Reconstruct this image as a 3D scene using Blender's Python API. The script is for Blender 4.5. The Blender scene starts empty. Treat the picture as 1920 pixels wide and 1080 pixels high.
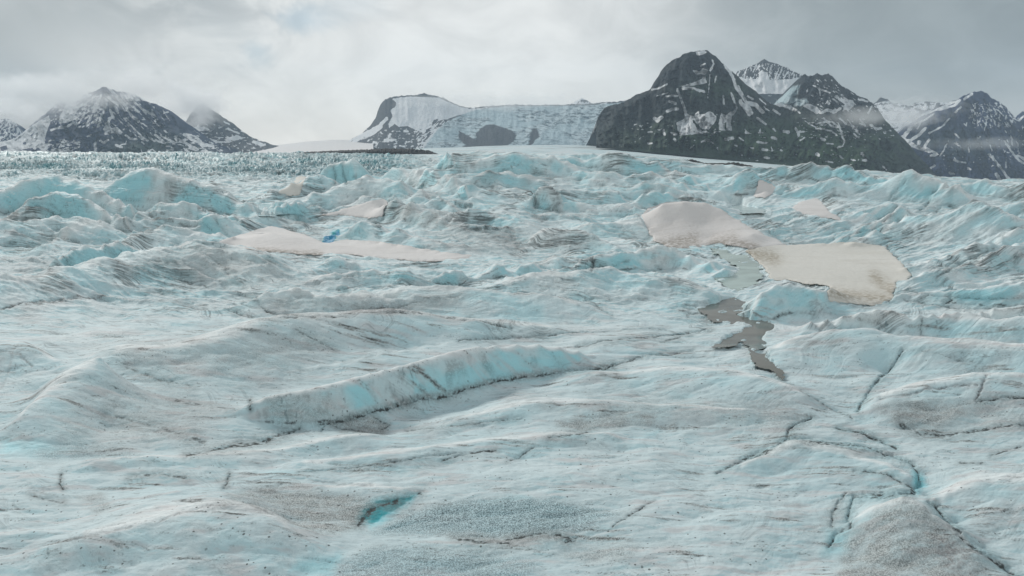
import bpy, math
import numpy as np
from math import radians as RAD

# ------------------------------------------------------------------ camera, world, sun
scene = bpy.context.scene
COL = scene.collection
F_PX, PITCH, CAM_H = 1371.0, RAD(10.6), 16.0     # focal length in pixels of a 1920 wide frame

cam_data = bpy.data.cameras.new("camera")
cam_data.sensor_width = 36.0
cam_data.lens = 36.0 * F_PX / 1920.0
cam_data.clip_start = 0.5
cam_data.clip_end = 60000.0
cam = bpy.data.objects.new("camera", cam_data)
cam.location = (0, 0, CAM_H)
cam.rotation_euler = (RAD(90) - PITCH, 0, 0)
COL.objects.link(cam)
scene.camera = cam

SUN_EL, SUN_AZ = RAD(31), RAD(-38)                # azimuth measured from +Y towards +X
world = bpy.data.worlds.new("World")
scene.world = world
world.use_nodes = True
wt = world.node_tree
wt.nodes.clear()


class NT:
    """small helper for writing node trees"""
    def __init__(self, tree):
        self.t = tree

    def n(self, kind, _in=None, **props):
        nd = self.t.nodes.new(kind)
        for k, v in props.items():
            setattr(nd, k, v)
        for k, v in (_in or {}).items():
            s = nd.inputs[k]
            if isinstance(v, bpy.types.NodeSocket):
                self.t.links.new(v, s)
            else:
                s.default_value = v
        return nd

    def math(self, op, a, b=None, clamp=False):
        nd = self.n('ShaderNodeMath', {0: a}, operation=op, use_clamp=clamp)
        if b is not None:
            if isinstance(b, bpy.types.NodeSocket):
                self.t.links.new(b, nd.inputs[1])
            else:
                nd.inputs[1].default_value = b
        return nd.outputs[0]

    def mix(self, fac, a, b, blend='MIX'):
        nd = self.n('ShaderNodeMix', data_type='RGBA', blend_type=blend)
        for k, v in ((0, fac), (6, a), (7, b)):
            if isinstance(v, bpy.types.NodeSocket):
                self.t.links.new(v, nd.inputs[k])
            else:
                nd.inputs[k].default_value = v
        return nd.outputs[2]

    def smooth(self, x, lo, hi, a=0.0, b=1.0):
        nd = self.n('ShaderNodeMapRange', {0: x, 1: lo, 2: hi, 3: a, 4: b}, interpolation_type='SMOOTHSTEP')
        return nd.outputs[0]

    def noise(self, vec, scale, detail=4.0, rough=0.55, dist=0.0, kind='FBM'):
        nd = self.n('ShaderNodeTexNoise', {'Vector': vec, 'Scale': scale, 'Detail': detail, 'Roughness': rough,
                                           'Distortion': dist}, noise_dimensions='3D')
        return nd.outputs[0]

    def mapping(self, vec, scale=(1, 1, 1), rot=(0, 0, 0), loc=(0, 0, 0)):
        return self.n('ShaderNodeMapping', {'Vector': vec, 'Scale': scale, 'Rotation': rot, 'Location': loc}).outputs[0]


def pix_dir(px, py):
    dx, dy = (px - 960) / F_PX, (540 - py) / F_PX
    v = np.array([dx, math.cos(PITCH) + dy * math.sin(PITCH), -math.sin(PITCH) + dy * math.cos(PITCH)])
    return v / np.linalg.norm(v)


def build_world():
    g = NT(wt)
    vec = g.n('ShaderNodeTexCoord').outputs['Generated']
    sky = g.n('ShaderNodeTexSky', sky_type='NISHITA', sun_disc=False, sun_elevation=SUN_EL, sun_rotation=SUN_AZ,
              altitude=200.0)
    skyc = g.n('ShaderNodeVectorMath', {0: sky.outputs[0], 'Scale': 0.10}, operation='SCALE').outputs[0]
    # overcast deck: bright thin cloud over the middle of the view, darker thick cloud to both sides
    wob = g.noise(vec, 3.2, 6.0, 0.6, 0.4)
    wob2 = g.noise(g.mapping(vec, (1, 1, 1.7)), 9.0, 6.0, 0.6, 0.6)
    col = g.mix(g.smooth(wob, 0.30, 0.70), (0.503, 0.512, 0.503, 1), (0.604, 0.604, 0.581, 1))

    def blob(px, py, rad, stretch, lo, hi, amp=0.10):
        """soft cloud region round one direction, edges broken by noise"""
        d = pix_dir(px, py)
        off = g.n('ShaderNodeVectorMath', {0: vec, 1: tuple(d)}, operation='SUBTRACT').outputs[0]
        off = g.mapping(off, (1, 1, stretch))
        ln = g.n('ShaderNodeVectorMath', {0: off}, operation='LENGTH').outputs['Value']
        e = g.math('MULTIPLY', g.math('SUBTRACT', wob2, 0.5), amp * 4)
        e2 = g.math('MULTIPLY', g.math('SUBTRACT', wob, 0.5), amp * 3)
        ln = g.math('ADD', g.math('ADD', ln, e), e2)
        return g.smooth(ln, rad * hi, rad * lo)

    def put(colr, c, mask, amt):
        return g.mix(g.math('MULTIPLY', mask, amt, clamp=True), colr, c)
    col = put(col, (0.157, 0.185, 0.193, 1), blob(2000, -60, 0.56, 1.5, 0.10, 1.05, 0.02), 0.92)
    col = put(col, (0.212, 0.237, 0.237, 1), blob(1620, 40, 0.24, 1.6, 0.1, 1.25, 0.03), 0.80)
    col = put(col, (0.244, 0.264, 0.264, 1), blob(20, 40, 0.25, 1.3, 0.1, 1.2, 0.03), 0.85)
    col = put(col, (0.205, 0.228, 0.244, 1), blob(10, 215, 0.12, 1.6, 0.2, 1.2, 0.02), 0.8)
    col = put(col, (0.267, 0.292, 0.295, 1), blob(230, 60, 0.10, 1.6, 0.1, 1.1, 0.06), 0.75)
    col = put(col, (0.299, 0.323, 0.327, 1), blob(430, 40, 0.11, 1.6, 0.1, 1.1, 0.06), 0.70)
    col = put(col, (0.275, 0.384, 0.458, 1), blob(570, 38, 0.050, 1.9, 0.1, 1.1, 0.035), 0.80)
    col = put(col, (0.329, 0.412, 0.458, 1), blob(480, 95, 0.035, 1.2, 0.1, 1.1, 0.03), 0.6)
    col = put(col, (0.384, 0.439, 0.467, 1), blob(660, 10, 0.05, 2.5, 0.1, 1.1, 0.03), 0.65)
    col = put(col, (0.604, 0.595, 0.576, 1), blob(250, 125, 0.14, 2.0, 0.1, 1.1, 0.04), 0.45)
    col = put(col, (0.659, 0.659, 0.636, 1), blob(860, 110, 0.32, 1.6, 0.1, 1.1, 0.02), 0.65)
    soft = g.smooth(wob2, 0.30, 0.70, 0.88, 1.08)
    col = g.mix(1.0, col, g.n('ShaderNodeCombineColor', {0: soft, 1: soft, 2: soft}).outputs[0], 'MULTIPLY')
    z = g.n('ShaderNodeSeparateXYZ', {0: vec}).outputs[2]
    up = g.smooth(z, 0.25, 0.8)                  # the deck overhead, outside the view
    col = g.mix(up, col, (0.29, 0.335, 0.355, 1))
    down = g.smooth(z, -0.02, -0.2)
    col = g.mix(down, col, (0.35, 0.42, 0.44, 1))
    mixed = g.mix(0.95, skyc, col)
    bg = g.n('ShaderNodeBackground', {'Color': mixed, 'Strength': 1.0})
    out = g.n('ShaderNodeOutputWorld')
    wt.links.new(bg.outputs[0], out.inputs[0])


build_world()

sun_data = bpy.data.lights.new("sun", 'SUN')
sun_data.energy = 1.5
sun_data.angle = RAD(8)
sun_data.color = (1.0, 0.97, 0.92)
sun = bpy.data.objects.new("sun", sun_data)
from mathutils import Vector
sd = Vector((math.cos(SUN_EL) * math.sin(SUN_AZ), math.cos(SUN_EL) * math.cos(SUN_AZ), math.sin(SUN_EL)))
sun.rotation_euler = sd.to_track_quat('Z', 'Y').to_euler()
sun.location = (0, 0, 300)
COL.objects.link(sun)

scene.view_settings.view_transform = 'Standard'
scene.view_settings.look = 'None'
scene.view_settings.exposure = 0.44
scene.view_settings.gamma = 1.0
scene.cycles.max_bounces = 6
scene.cycles.diffuse_bounces = 2
scene.cycles.glossy_bounces = 2
scene.cycles.volume_bounces = 4
scene.cycles.volume_step_rate = 1.0

# ------------------------------------------------------------------ numeric helpers
_rs = np.random.RandomState(11)
_PERM = _rs.permutation(4096).astype(np.int64)
_GA = _rs.rand(4096) * 2 * np.pi
_GX, _GY = np.cos(_GA).astype(np.float32), np.sin(_GA).astype(np.float32)


def perlin(x, y, seed=0):
    xi, yi = np.floor(x), np.floor(y)
    fx, fy = (x - xi).astype(np.float32), (y - yi).astype(np.float32)
    xi, yi = xi.astype(np.int64) + seed * 37, yi.astype(np.int64) + seed * 101
    u, v = fx * fx * fx * (fx * (fx * 6 - 15) + 10), fy * fy * fy * (fy * (fy * 6 - 15) + 10)

    def gr(a, b, dx, dy):
        i = _PERM[(_PERM[a & 4095] + b) & 4095]
        return _GX[i] * dx + _GY[i] * dy
    n00, n10 = gr(xi, yi, fx, fy), gr(xi + 1, yi, fx - 1, fy)
    n01, n11 = gr(xi, yi + 1, fx, fy - 1), gr(xi + 1, yi + 1, fx - 1, fy - 1)
    a = n00 + u * (n10 - n00)
    b = n01 + u * (n11 - n01)
    return (a + v * (b - a)) * 1.5


def fbm(x, y, octs=4, gain=0.5, seed=0):
    s, a, f, tot = 0, 1.0, 1.0, 0
    for k in range(octs):
        s = s + a * perlin(x * f + 13.7 * k, y * f - 7.3 * k, seed + k)
        tot += a
        a *= gain
        f *= 2.03
    return s / tot


def ridged(x, y, octs=4, gain=0.5, seed=0):
    s, a, f, tot, w = 0, 1.0, 1.0, 0, 1.0
    for k in range(octs):
        r = 1 - np.abs(perlin(x * f + 5.1 * k, y * f + 9.2 * k, seed + k))
        r = r * r * r
        s = s + a * r * w
        w = np.clip(r * 1.4, 0, 1)
        tot += a
        a *= gain
        f *= 2.07
    return s / tot


def sstep(x, lo, hi):
    t = np.clip((x - lo) / (hi - lo), 0, 1)
    return t * t * (3 - 2 * t)


def in_poly(x, y, poly):
    inside = np.zeros(x.shape, bool)
    n = len(poly)
    for i in range(n):
        x1, y1 = poly[i]
        x2, y2 = poly[(i + 1) % n]
        if y1 == y2:
            continue
        c = (y1 > y) != (y2 > y)
        inside ^= c & (x < (x2 - x1) * (y - y1) / (y2 - y1) + x1)
    return inside


def seg_dist(x, y, pts, closed=False):
    """distance to a polyline, and the parameter 0..1 along it"""
    best = np.full(x.shape, 1e9, np.float32)
    par = np.zeros(x.shape, np.float32)
    P = list(pts) + ([pts[0]] if closed else [])
    m = len(P) - 1
    for i in range(m):
        (x1, y1), (x2, y2) = P[i][:2], P[i + 1][:2]
        dx, dy = x2 - x1, y2 - y1
        L = dx * dx + dy * dy + 1e-9
        t = np.clip(((x - x1) * dx + (y - y1) * dy) / L, 0, 1)
        d = np.hypot(x - x1 - t * dx, y - y1 - t * dy)
        k = d < best
        best = np.where(k, d, best)
        par = np.where(k, (i + t) / m, par)
    return best, par


def tanang(py):
    return np.tan(np.arctan((py - 540) / F_PX) + PITCH)


def unproject(px, py, Y):
    """world point on the ray of an image position at ground distance Y"""
    Z = CAM_H - Y * tanang(py)
    t = Y * math.cos(PITCH) + (CAM_H - Z) * math.sin(PITCH)
    return (px - 960) / F_PX * t, Y, Z


# mean glacier surface: image row of the mean surface -> its height
_ZB = np.array([284.6, 285.5, 287, 290, 293, 298, 305, 320, 340, 370, 400, 450, 500, 600, 700, 1080, 1300, 2600])
_ZZ = np.array([-14, 0, 4.3, 6.3, 8.0, 8.9, 8.8, 7.6, 6.0, 4.2, 3.0, 1.9, 1.3, .5, .2, 0, 0, 0])
_bt = np.concatenate([np.linspace(284.6, 300, 300), np.linspace(300.2, 420, 900), np.linspace(420.5, 2600, 3000)])
_zt = np.interp(_bt, _ZB, _ZZ)
_Yt = (CAM_H - _zt) / tanang(_bt)
_vt = np.log(_Yt)


def v_of_b(b):
    return np.interp(b, _bt, _vt)


def b_of_v(v):
    return np.interp(-v, -_vt, _bt)


def grid_mesh(name, X, Y, Z, keep=None, mat=None, attrs=None, smooth=True):
    """one mesh object from a structured grid; keep = boolean cells to keep"""
    nr, nc = X.shape
    idx = np.arange(nr * nc, dtype=np.int32).reshape(nr, nc)
    q = np.stack([idx[:-1, :-1], idx[:-1, 1:], idx[1:, 1:], idx[1:, :-1]], -1).reshape(-1, 4)
    co = np.stack([X, Y, Z], -1).reshape(-1, 3).astype(np.float32)
    used = None
    if keep is not None:
        q = q[keep.reshape(-1)]
        used = np.zeros(nr * nc, bool)
        used[q.reshape(-1)] = True
        remap = np.cumsum(used).astype(np.int32) - 1
        q = remap[q]
        co = co[used]
    me = bpy.data.meshes.new(name)
    me.vertices.add(len(co))
    me.vertices.foreach_set('co', co.reshape(-1))
    me.loops.add(len(q) * 4)
    me.loops.foreach_set('vertex_index', q.reshape(-1).astype(np.int32))
    me.polygons.add(len(q))
    me.polygons.foreach_set('loop_start', np.arange(0, len(q) * 4, 4, dtype=np.int32))
    me.polygons.foreach_set('use_smooth', np.full(len(q), smooth, bool))
    me.update(calc_edges=True)
    for an, arr in (attrs or {}).items():
        a = me.attributes.new(an, 'FLOAT_COLOR', 'POINT')
        d = arr.reshape(-1, 4)
        if used is not None:
            d = d[used]
        a.data.foreach_set('color', d.astype(np.float32).reshape(-1))
    ob = bpy.data.objects.new(name, me)
    if mat:
        me.materials.append(mat)
    COL.objects.link(ob)
    return ob


def tag(o, label, cat, kind=None, group=None):
    o['label'] = label
    o['category'] = cat
    if kind:
        o['kind'] = kind
    if group:
        o['group'] = group
    return o


# ------------------------------------------------------------------ ice landform survey
# Ridge crests: (image x, crest row, row of the foot of its near slope); slope of the near side in degrees.
RIDGES = [
    # --- far skyline of the broken ice, centre and right
    (48, [(811, 318, 324), (820, 308, 324), (830, 292, 324), (839, 274, 324), (848, 280, 324), (860, 290, 324), (874, 298, 324)]),
    (24, [(878, 302, 330), (900, 293, 330), (930, 285, 331), (960, 282, 332), (985, 288, 334), (1005, 295, 336), (1015, 296, 336),
          (1035, 291, 336), (1060, 304, 338), (1090, 317, 342), (1108, 326, 345)]),
    (30, [(1052, 293, 318), (1068, 288, 318), (1084, 292, 318), (1092, 302, 320), (1108, 295, 322), (1125, 290, 325), (1138, 284, 330),
          (1155, 281, 332), (1175, 283, 332), (1198, 292, 332), (1214, 298, 333), (1230, 291, 333), (1243, 303, 336), (1262, 312, 342),
          (1290, 326, 350), (1320, 341, 362), (1345, 358, 375)]),
    (25, [(1262, 308, 322), (1300, 309, 324), (1325, 305, 325), (1345, 306, 325), (1370, 312, 326), (1395, 311, 326), (1440, 311, 326)]),
    (30, [(1440, 312, 334), (1455, 306, 334), (1467, 303, 334), (1480, 312, 336), (1496, 307, 336), (1514, 302, 336), (1530, 311, 338),
          (1545, 309, 338), (1562, 316, 340), (1575, 312, 342), (1590, 311, 342), (1603, 321, 344), (1625, 326, 348), (1650, 326, 350),
          (1668, 327, 352)]),
    (26, [(1668, 326, 372), (1684, 316, 374), (1700, 310, 376), (1714, 320, 378), (1735, 324, 380), (1752, 330, 382), (1766, 338, 384),
          (1790, 341, 386)]),
    (28, [(1790, 342, 362), (1810, 341, 362), (1827, 334, 364), (1843, 330, 366), (1858, 341, 368), (1880, 345, 370), (1898, 343, 372),
          (1912, 337, 374), (1940, 328, 376), (1990, 335, 376)]),
    # --- left: serac arch, far ridge, dirty hump, white slabs
    (30, [(200, 356, 385), (225, 338, 388), (252, 322, 392), (275, 317, 394), (300, 317, 396), (322, 321, 398), (350, 328, 398),
          (370, 335, 400), (400, 346, 402), (432, 358, 406), (465, 372, 412), (500, 386, 420)]),
    (32, [(-40, 372, 405), (0, 356, 400), (20, 348, 400), (45, 342, 400), (70, 331, 400), (95, 328, 400), (118, 330, 402), (132, 337, 404),
          (150, 334, 406), (172, 344, 408), (200, 357, 412), (228, 368, 418), (248, 380, 424), (262, 395, 430)]),
    (30, [(5, 405, 430), (28, 394, 430), (50, 377, 430), (66, 366, 430), (88, 365, 430), (108, 359, 430), (130, 354, 432), (152, 361, 434),
          (175, 374, 436), (200, 387, 440), (222, 398, 444), (240, 407, 448), (252, 428, 452)]),
    (30, [(292, 396, 412), (303, 373, 412), (320, 378, 413), (338, 384, 414), (350, 377, 414), (372, 381, 416), (395, 392, 420),
          (415, 400, 424), (440, 398, 428), (458, 408, 432), (478, 424, 438), (492, 436, 444)]),
    (30, [(240, 414, 440), (272, 404, 442), (300, 400, 442), (322, 403, 442), (345, 402, 443), (368, 409, 444), (392, 404, 446),
          (408, 402, 448), (425, 404, 450)]),
    (20, [(-60, 420, 455), (0, 415, 458), (60, 411, 458), (115, 409, 458), (165, 411, 456), (205, 420, 456), (232, 430, 458)]),
    (18, [(248, 441, 470), (280, 430, 470), (314, 421, 470), (340, 426, 470), (380, 431, 468), (415, 435, 466), (438, 442, 466)]),
    (34, [(105, 484, 514), (122, 470, 513), (140, 457, 510), (160, 453, 507), (178, 455, 504), (200, 449, 498), (225, 444, 493),
          (245, 452, 488), (265, 462, 484), (290, 468, 482)]),
    (16, [(83, 453, 480), (110, 437, 476), (130, 425, 472), (165, 418, 466), (205, 420, 464)]),
    (14, [(-80, 505, 590), (0, 521, 590), (35, 526, 588), (70, 516, 580), (115, 504, 570), (165, 494, 560), (215, 484, 552),
          (262, 474, 545), (312, 465, 535), (352, 457, 528), (400, 455, 525), (440, 461, 530), (500, 472, 540)]),
    # --- centre left
    (42, [(600, 329, 352), (608, 315, 353), (622, 305, 353), (642, 303, 354), (663, 298, 353), (678, 306, 350), (694, 320, 346),
          (704, 330, 344)]),
    (24, [(704, 334, 352), (722, 322, 352), (738, 306, 352), (752, 311, 352), (775, 316, 354), (798, 322, 356)]),
    (26, [(772, 330, 352), (785, 318, 353), (798, 311, 354), (815, 317, 356), (835, 322, 360), (852, 330, 366), (872, 345, 376),
          (888, 362, 388)]),
    (22, [(560, 372, 392), (590, 358, 392), (625, 348, 392), (655, 343, 392), (690, 332, 390), (728, 331, 390), (755, 337, 392),
          (790, 348, 396), (822, 366, 400), (850, 378, 404), (880, 388, 408)]),
    (20, [(520, 352, 372), (545, 340, 372), (580, 330, 370), (605, 327, 368), (630, 340, 370), (650, 352, 374)]),
    (50, [(512, 392, 412), (522, 380, 410), (540, 370, 408), (556, 367, 406), (570, 373, 404)]),
    (18, [(640, 380, 408), (680, 371, 408), (715, 366, 410), (740, 370, 412), (780, 379, 420), (815, 392, 428), (850, 402, 432),
          (890, 415, 438)]),
    (24, [(720, 384, 410), (745, 373, 415), (772, 378, 420), (800, 390, 424), (830, 402, 428), (852, 420, 434)]),
    (22, [(655, 432, 452), (665, 417, 454), (684, 412, 456), (712, 416, 458), (745, 426, 464), (785, 436, 470), (830, 448, 476),
          (870, 452, 478)]),
    (24, [(845, 402, 420), (880, 392, 420), (910, 395, 420), (940, 404, 424), (960, 410, 428)]),
    (22, [(575, 524, 536), (600, 514, 536), (628, 506, 536), (662, 500, 537), (700, 497, 537), (742, 501, 537), (770, 506, 536),
          (786, 519, 535)]),
    (34, [(798, 529, 533), (815, 518, 533), (835, 506, 533), (852, 497, 532), (866, 502, 530), (884, 511, 526), (905, 508, 524),
          (928, 498, 522), (945, 496, 522), (962, 503, 522)]),
    (22, [(598, 498, 515), (612, 483, 515), (636, 479, 514), (668, 486, 512), (692, 493, 512)]),
    (18, [(480, 556, 594), (500, 546, 596), (535, 540, 596), (580, 543, 597), (630, 549, 598), (690, 553, 598), (740, 556, 597)]),
    (16, [(560, 560, 590), (640, 552, 590), (720, 545, 590), (800, 541, 590), (860, 543, 594), (930, 548, 598), (1000, 547, 602),
          (1050, 553, 604), (1085, 566, 604)]),
    # --- centre
    (26, [(890, 330, 350), (915, 322, 350), (950, 320, 350), (985, 326, 352), (1015, 330, 354), (1040, 338, 358)]),
    (26, [(960, 353, 374), (984, 357, 377), (1000, 366, 383), (1003, 380, 385)]),
    (30, [(998, 360, 392), (1008, 352, 392), (1022, 349, 392), (1036, 350, 390), (1048, 362, 392), (1056, 378, 396)]),
    (22, [(1108, 334, 352), (1128, 322, 352), (1152, 318, 354), (1172, 328, 356)]),
    (22, [(1168, 334, 352), (1188, 323, 353), (1218, 318, 354), (1248, 328, 358), (1278, 344, 366), (1305, 360, 376)]),
    (24, [(1120, 366, 382), (1140, 354, 382), (1160, 355, 382), (1182, 372, 386)]),
    (26, [(1172, 360, 372), (1186, 349, 373), (1206, 342, 374), (1236, 346, 376), (1262, 352, 378)]),
    (28, [(1186, 378, 396), (1202, 364, 394), (1226, 352, 392), (1252, 350, 388), (1282, 358, 388), (1310, 370, 392), (1332, 386, 398)]),
    (24, [(1140, 390, 402), (1165, 380, 402), (1190, 384, 404), (1210, 392, 404)]),
    (26, [(1040, 392, 410), (1075, 396, 412), (1105, 402, 416), (1120, 416, 420)]),
    (20, [(985, 446, 466), (1010, 430, 468), (1040, 424, 470), (1080, 430, 472), (1115, 443, 472), (1148, 458, 474)]),
    (20, [(1060, 426, 440), (1100, 418, 440), (1150, 415, 440), (1190, 420, 442), (1215, 428, 446)]),
    (32, [(1066, 499, 512), (1090, 484, 512), (1113, 476, 512), (1128, 475, 511), (1152, 472, 508), (1180, 463, 505), (1206, 458, 502),
          (1232, 461, 500), (1262, 468, 500), (1295, 476, 504), (1330, 486, 512), (1356, 500, 520)]),
    (34, [(950, 510, 517), (975, 492, 517), (1000, 485, 517), (1015, 497, 516), (1028, 508, 514)]),
    (18, [(1010, 492, 505), (1040, 481, 506), (1075, 484, 506), (1108, 490, 508)]),
    (16, [(930, 528, 562), (965, 520, 562), (1000, 514, 562), (1060, 516, 564), (1110, 510, 562), (1150, 504, 560), (1190, 510, 562),
          (1240, 520, 566), (1290, 532, 572), (1330, 546, 572)]),
    # --- right
    (26, [(1360, 345, 366), (1378, 322, 366), (1395, 312, 364), (1412, 318, 362), (1440, 330, 362), (1462, 344, 366)]),
    (24, [(1470, 352, 370), (1500, 345, 370), (1530, 340, 370), (1560, 336, 370), (1590, 340, 372)]),
    (28, [(1548, 452, 462), (1580, 437, 460), (1615, 425, 452), (1645, 409, 442), (1664, 391, 432), (1680, 380, 426), (1692, 387, 424),
          (1704, 396, 424), (1722, 401, 422)]),
    (22, [(1500, 440, 450), (1540, 424, 442), (1585, 409, 434), (1625, 394, 422), (1650, 382, 414), (1668, 378, 410)]),
    (20, [(1600, 452, 468), (1640, 432, 460), (1672, 412, 450), (1695, 396, 446), (1722, 401, 446), (1752, 402, 450), (1790, 394, 456),
          (1814, 380, 458), (1838, 378, 460), (1864, 390, 462), (1895, 402, 464), (1940, 404, 466)]),
    (22, [(1745, 358, 382), (1775, 352, 384), (1802, 360, 386), (1828, 372, 388), (1850, 388, 396)]),
    (18, [(1850, 392, 408), (1885, 380, 408), (1930, 376, 408)]),
    (18, [(1690, 532, 545), (1730, 512, 542), (1775, 500, 536), (1815, 487, 528), (1855, 472, 516), (1900, 452, 502), (1960, 430, 490)]),
    (18, [(1700, 500, 512), (1750, 480, 505), (1800, 462, 495), (1850, 446, 480), (1930, 420, 462)]),
    (24, [(1690, 553, 566), (1730, 543, 566), (1780, 540, 568), (1830, 536, 570), (1880, 528, 572), (1940, 520, 572)]),
    (18, [(1520, 600, 640), (1580, 586, 640), (1640, 578, 645), (1720, 585, 648), (1790, 580, 645), (1860, 574, 640), (1940, 568, 640)]),
    (20, [(1712, 606, 628), (1760, 600, 632), (1820, 596, 640), (1880, 594, 646), (1950, 592, 650)]),
    (24, [(1402, 575, 604), (1425, 545, 600), (1450, 532, 596), (1478, 530, 590), (1505, 538, 588), (1530, 545, 590), (1552, 536, 580)]),
    (14, [(1440, 640, 700), (1500, 622, 700), (1560, 612, 700), (1640, 612, 700), (1700, 622, 705), (1760, 640, 712), (1850, 648, 716),
          (1950, 646, 716)]),
    # --- foreground
    (44, [(474, 754, 790), (500, 744, 792), (545, 734, 792), (600, 724, 790), (650, 713, 783), (700, 698, 770), (750, 684, 755),
          (800, 672, 746), (850, 659, 738), (900, 648, 726), (930, 645, 715), (970, 643, 706), (1010, 642, 699), (1050, 648, 692),
          (1085, 656, 684), (1110, 664, 676)]),
    (16, [(210, 655, 720), (270, 650, 724), (340, 644, 726), (400, 636, 724), (450, 622, 720), (490, 602, 712), (535, 590, 704),
          (590, 594, 690), (650, 590, 680), (700, 585, 672), (735, 584, 664), (790, 595, 650), (860, 600, 644), (950, 604, 640),
          (1040, 606, 634)]),
    (16, [(30, 790, 840), (60, 752, 840), (100, 720, 840), (150, 688, 836), (195, 664, 830)]),
    (14, [(-60, 640, 700), (0, 638, 700), (50, 640, 700), (75, 655, 700), (110, 676, 705)]),
    (12, [(180, 870, 890), (260, 864, 886), (330, 858, 880), (430, 850, 876), (520, 838, 866), (600, 822, 852), (700, 812, 840)]),
    (12, [(560, 862, 890), (650, 852, 885), (760, 842, 880), (860, 828, 866), (960, 820, 856), (1060, 815, 846), (1150, 814, 836)]),
    (12, [(600, 908, 935), (680, 904, 935), (760, 915, 935)]),
    (14, [(150, 1016, 1090), (220, 992, 1090), (300, 962, 1090), (360, 946, 1090), (430, 938, 1085), (480, 942, 1080), (520, 966, 1075),
          (550, 996, 1070)]),
    (12, [(1380, 870, 900), (1440, 842, 895), (1490, 826, 890), (1580, 842, 890), (1660, 866, 905), (1705, 892, 918)]),
    (14, [(1595, 970, 1010), (1640, 948, 1040), (1690, 930, 1060), (1730, 952, 1060), (1780, 992, 1065), (1830, 1030, 1075)]),
    (12, [(1640, 745, 790), (1700, 730, 790), (1760, 716, 790), (1820, 702, 790), (1900, 700, 790), (1960, 704, 790)]),
    (12, [(1100, 700, 730), (1200, 690, 735), (1300, 690, 750), (1380, 700, 765), (1450, 720, 775), (1510, 745, 780)]),
    (12, [(860, 775, 800), (960, 760, 800), (1080, 752, 800), (1200, 756, 800), (1300, 765, 805), (1400, 775, 805)]),
    (12, [(60, 1000, 1040), (-40, 1000, 1040), (0, 1005, 1045)]),
    (12, [(1750, 930, 990), (1820, 900, 990), (1900, 890, 990), (1980, 890, 990)]),
]
# Free heights: (image x, row, pixels above (+) or below (-) the mean surface)
SPOTS = [
    [(190, 650, -12), (150, 672, -12), (110, 702, -12), (70, 740, -11), (20, 795, -9), (-30, 830, -6)],
    [(0, 490, -8), (40, 505, -8), (80, 512, -8)], [(20, 470, -4), (70, 480, -6)],
    [(190, 556, -4), (260, 562, -5), (330, 568, -6), (400, 578, -6), (450, 592, -5)],
    [(480, 700, 5), (560, 690, 8), (640, 680, 10), (720, 664, 10), (800, 648, 8), (880, 634, 6)],
    [(1690, 660, -5), (1660, 695, -6), (1630, 740, -7), (1600, 772, -8), (1550, 785, -6), (1500, 802, -5)],
    [(1610, 815, -6), (1660, 838, -6), (1705, 868, -7), (1725, 895, -9), (1718, 920, -10), (1660, 928, -8), (1600, 930, -7)],
    [(1590, 985, -7), (1570, 1010, -8), (1550, 1040, -8)],
    [(1740, 935, -8), (1790, 985, -9), (1840, 1030, -10), (1890, 1070, -10), (1950, 1110, -8)],
    [(680, 975, -8), (715, 960, -9), (760, 940, -6)],
    [(800, 962, -4), (900, 965, -5), (1000, 965, -5), (1090, 975, -4), (1000, 990, -2), (860, 985, -2)],
    [(1250, 600, 0), (1150, 640, 0), (1250, 660, 0), (1300, 640, 0)],
    [(1345, 480, -3), (1380, 500, -3), (1405, 525, -3), (1395, 550, -4), (1360, 565, -4), (1380, 590, -4), (1420, 610, -4),
     (1425, 640, -4), (1440, 670, -4), (1462, 705, -4)],
    # snow beds and hollows (levelled)
    [(1460, 470, 0), (1520, 465, 0), (1600, 465, 0), (1655, 475, 0), (1680, 510, -1), (1660, 545, -1), (1600, 555, -1), (1560, 520, 0),
     (1500, 500, 0), (1450, 500, 0), (1420, 475, 0)],
    [(1225, 450, 5), (1280, 450, 4), (1330, 448, 3), (1400, 462, 1), (1440, 455, 2)],
    [(1215, 420, 10), (1260, 420, 12), (1320, 420, 12), (1380, 430, 8), (1410, 440, 5)],
    [(1240, 382, 22), (1280, 380, 24), (1320, 382, 22), (1350, 396, 17), (1385, 416, 12)],
    [(440, 452, 6), (480, 446, 9), (510, 437, 12), (550, 447, 9), (600, 462, 4), (640, 462, 4), (700, 464, 3), (760, 470, 2), (830, 478, 1),
     (500, 462, 3), (560, 468, 2), (450, 466, 2)],
    [(612, 448, 0), (622, 440, 2), (610, 456, -2)],
    [(490, 398, 0), (505, 392, 0), (505, 402, 0), (495, 388, 0)],
    [(1380, 382, 0), (1405, 390, 0), (1425, 395, 0), (1395, 392, 0), (1365, 378, 0)],
    [(1490, 398, 3), (1520, 392, 5), (1550, 402, 2), (1510, 378, 8), (1500, 385, 7)],
    [(540, 358, 2), (555, 345, 2), (568, 340, 2)],
    [(1425, 345, 5), (1432, 358, 3)],
    [(1720, 397, 10), (1745, 400, 8)],
    [(300, 590, 0), (200, 600, 0), (100, 590, 0), (80, 620, 0), (300, 620, 0), (360, 620, -3)],
    [(1100, 900, 0), (900, 900, 0), (1200, 900, 0), (1300, 960, 0), (1300, 1040, 0), (1100, 1040, 0), (900, 1040, 0), (700, 1040, 0),
     (1450, 930, 0), (1450, 1000, 0), (1500, 900, 1)],
    [(100, 900, 0), (250, 920, 0), (400, 900, 0), (100, 960, 0), (0, 900, 0), (300, 820, 0), (200, 800, 0), (500, 820, -3)],
]
for _b in (292, 296, 301, 307, 314, 322):
    SPOTS.append([(x, _b, 0) for x in range(-140, 800, 130)])
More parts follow.
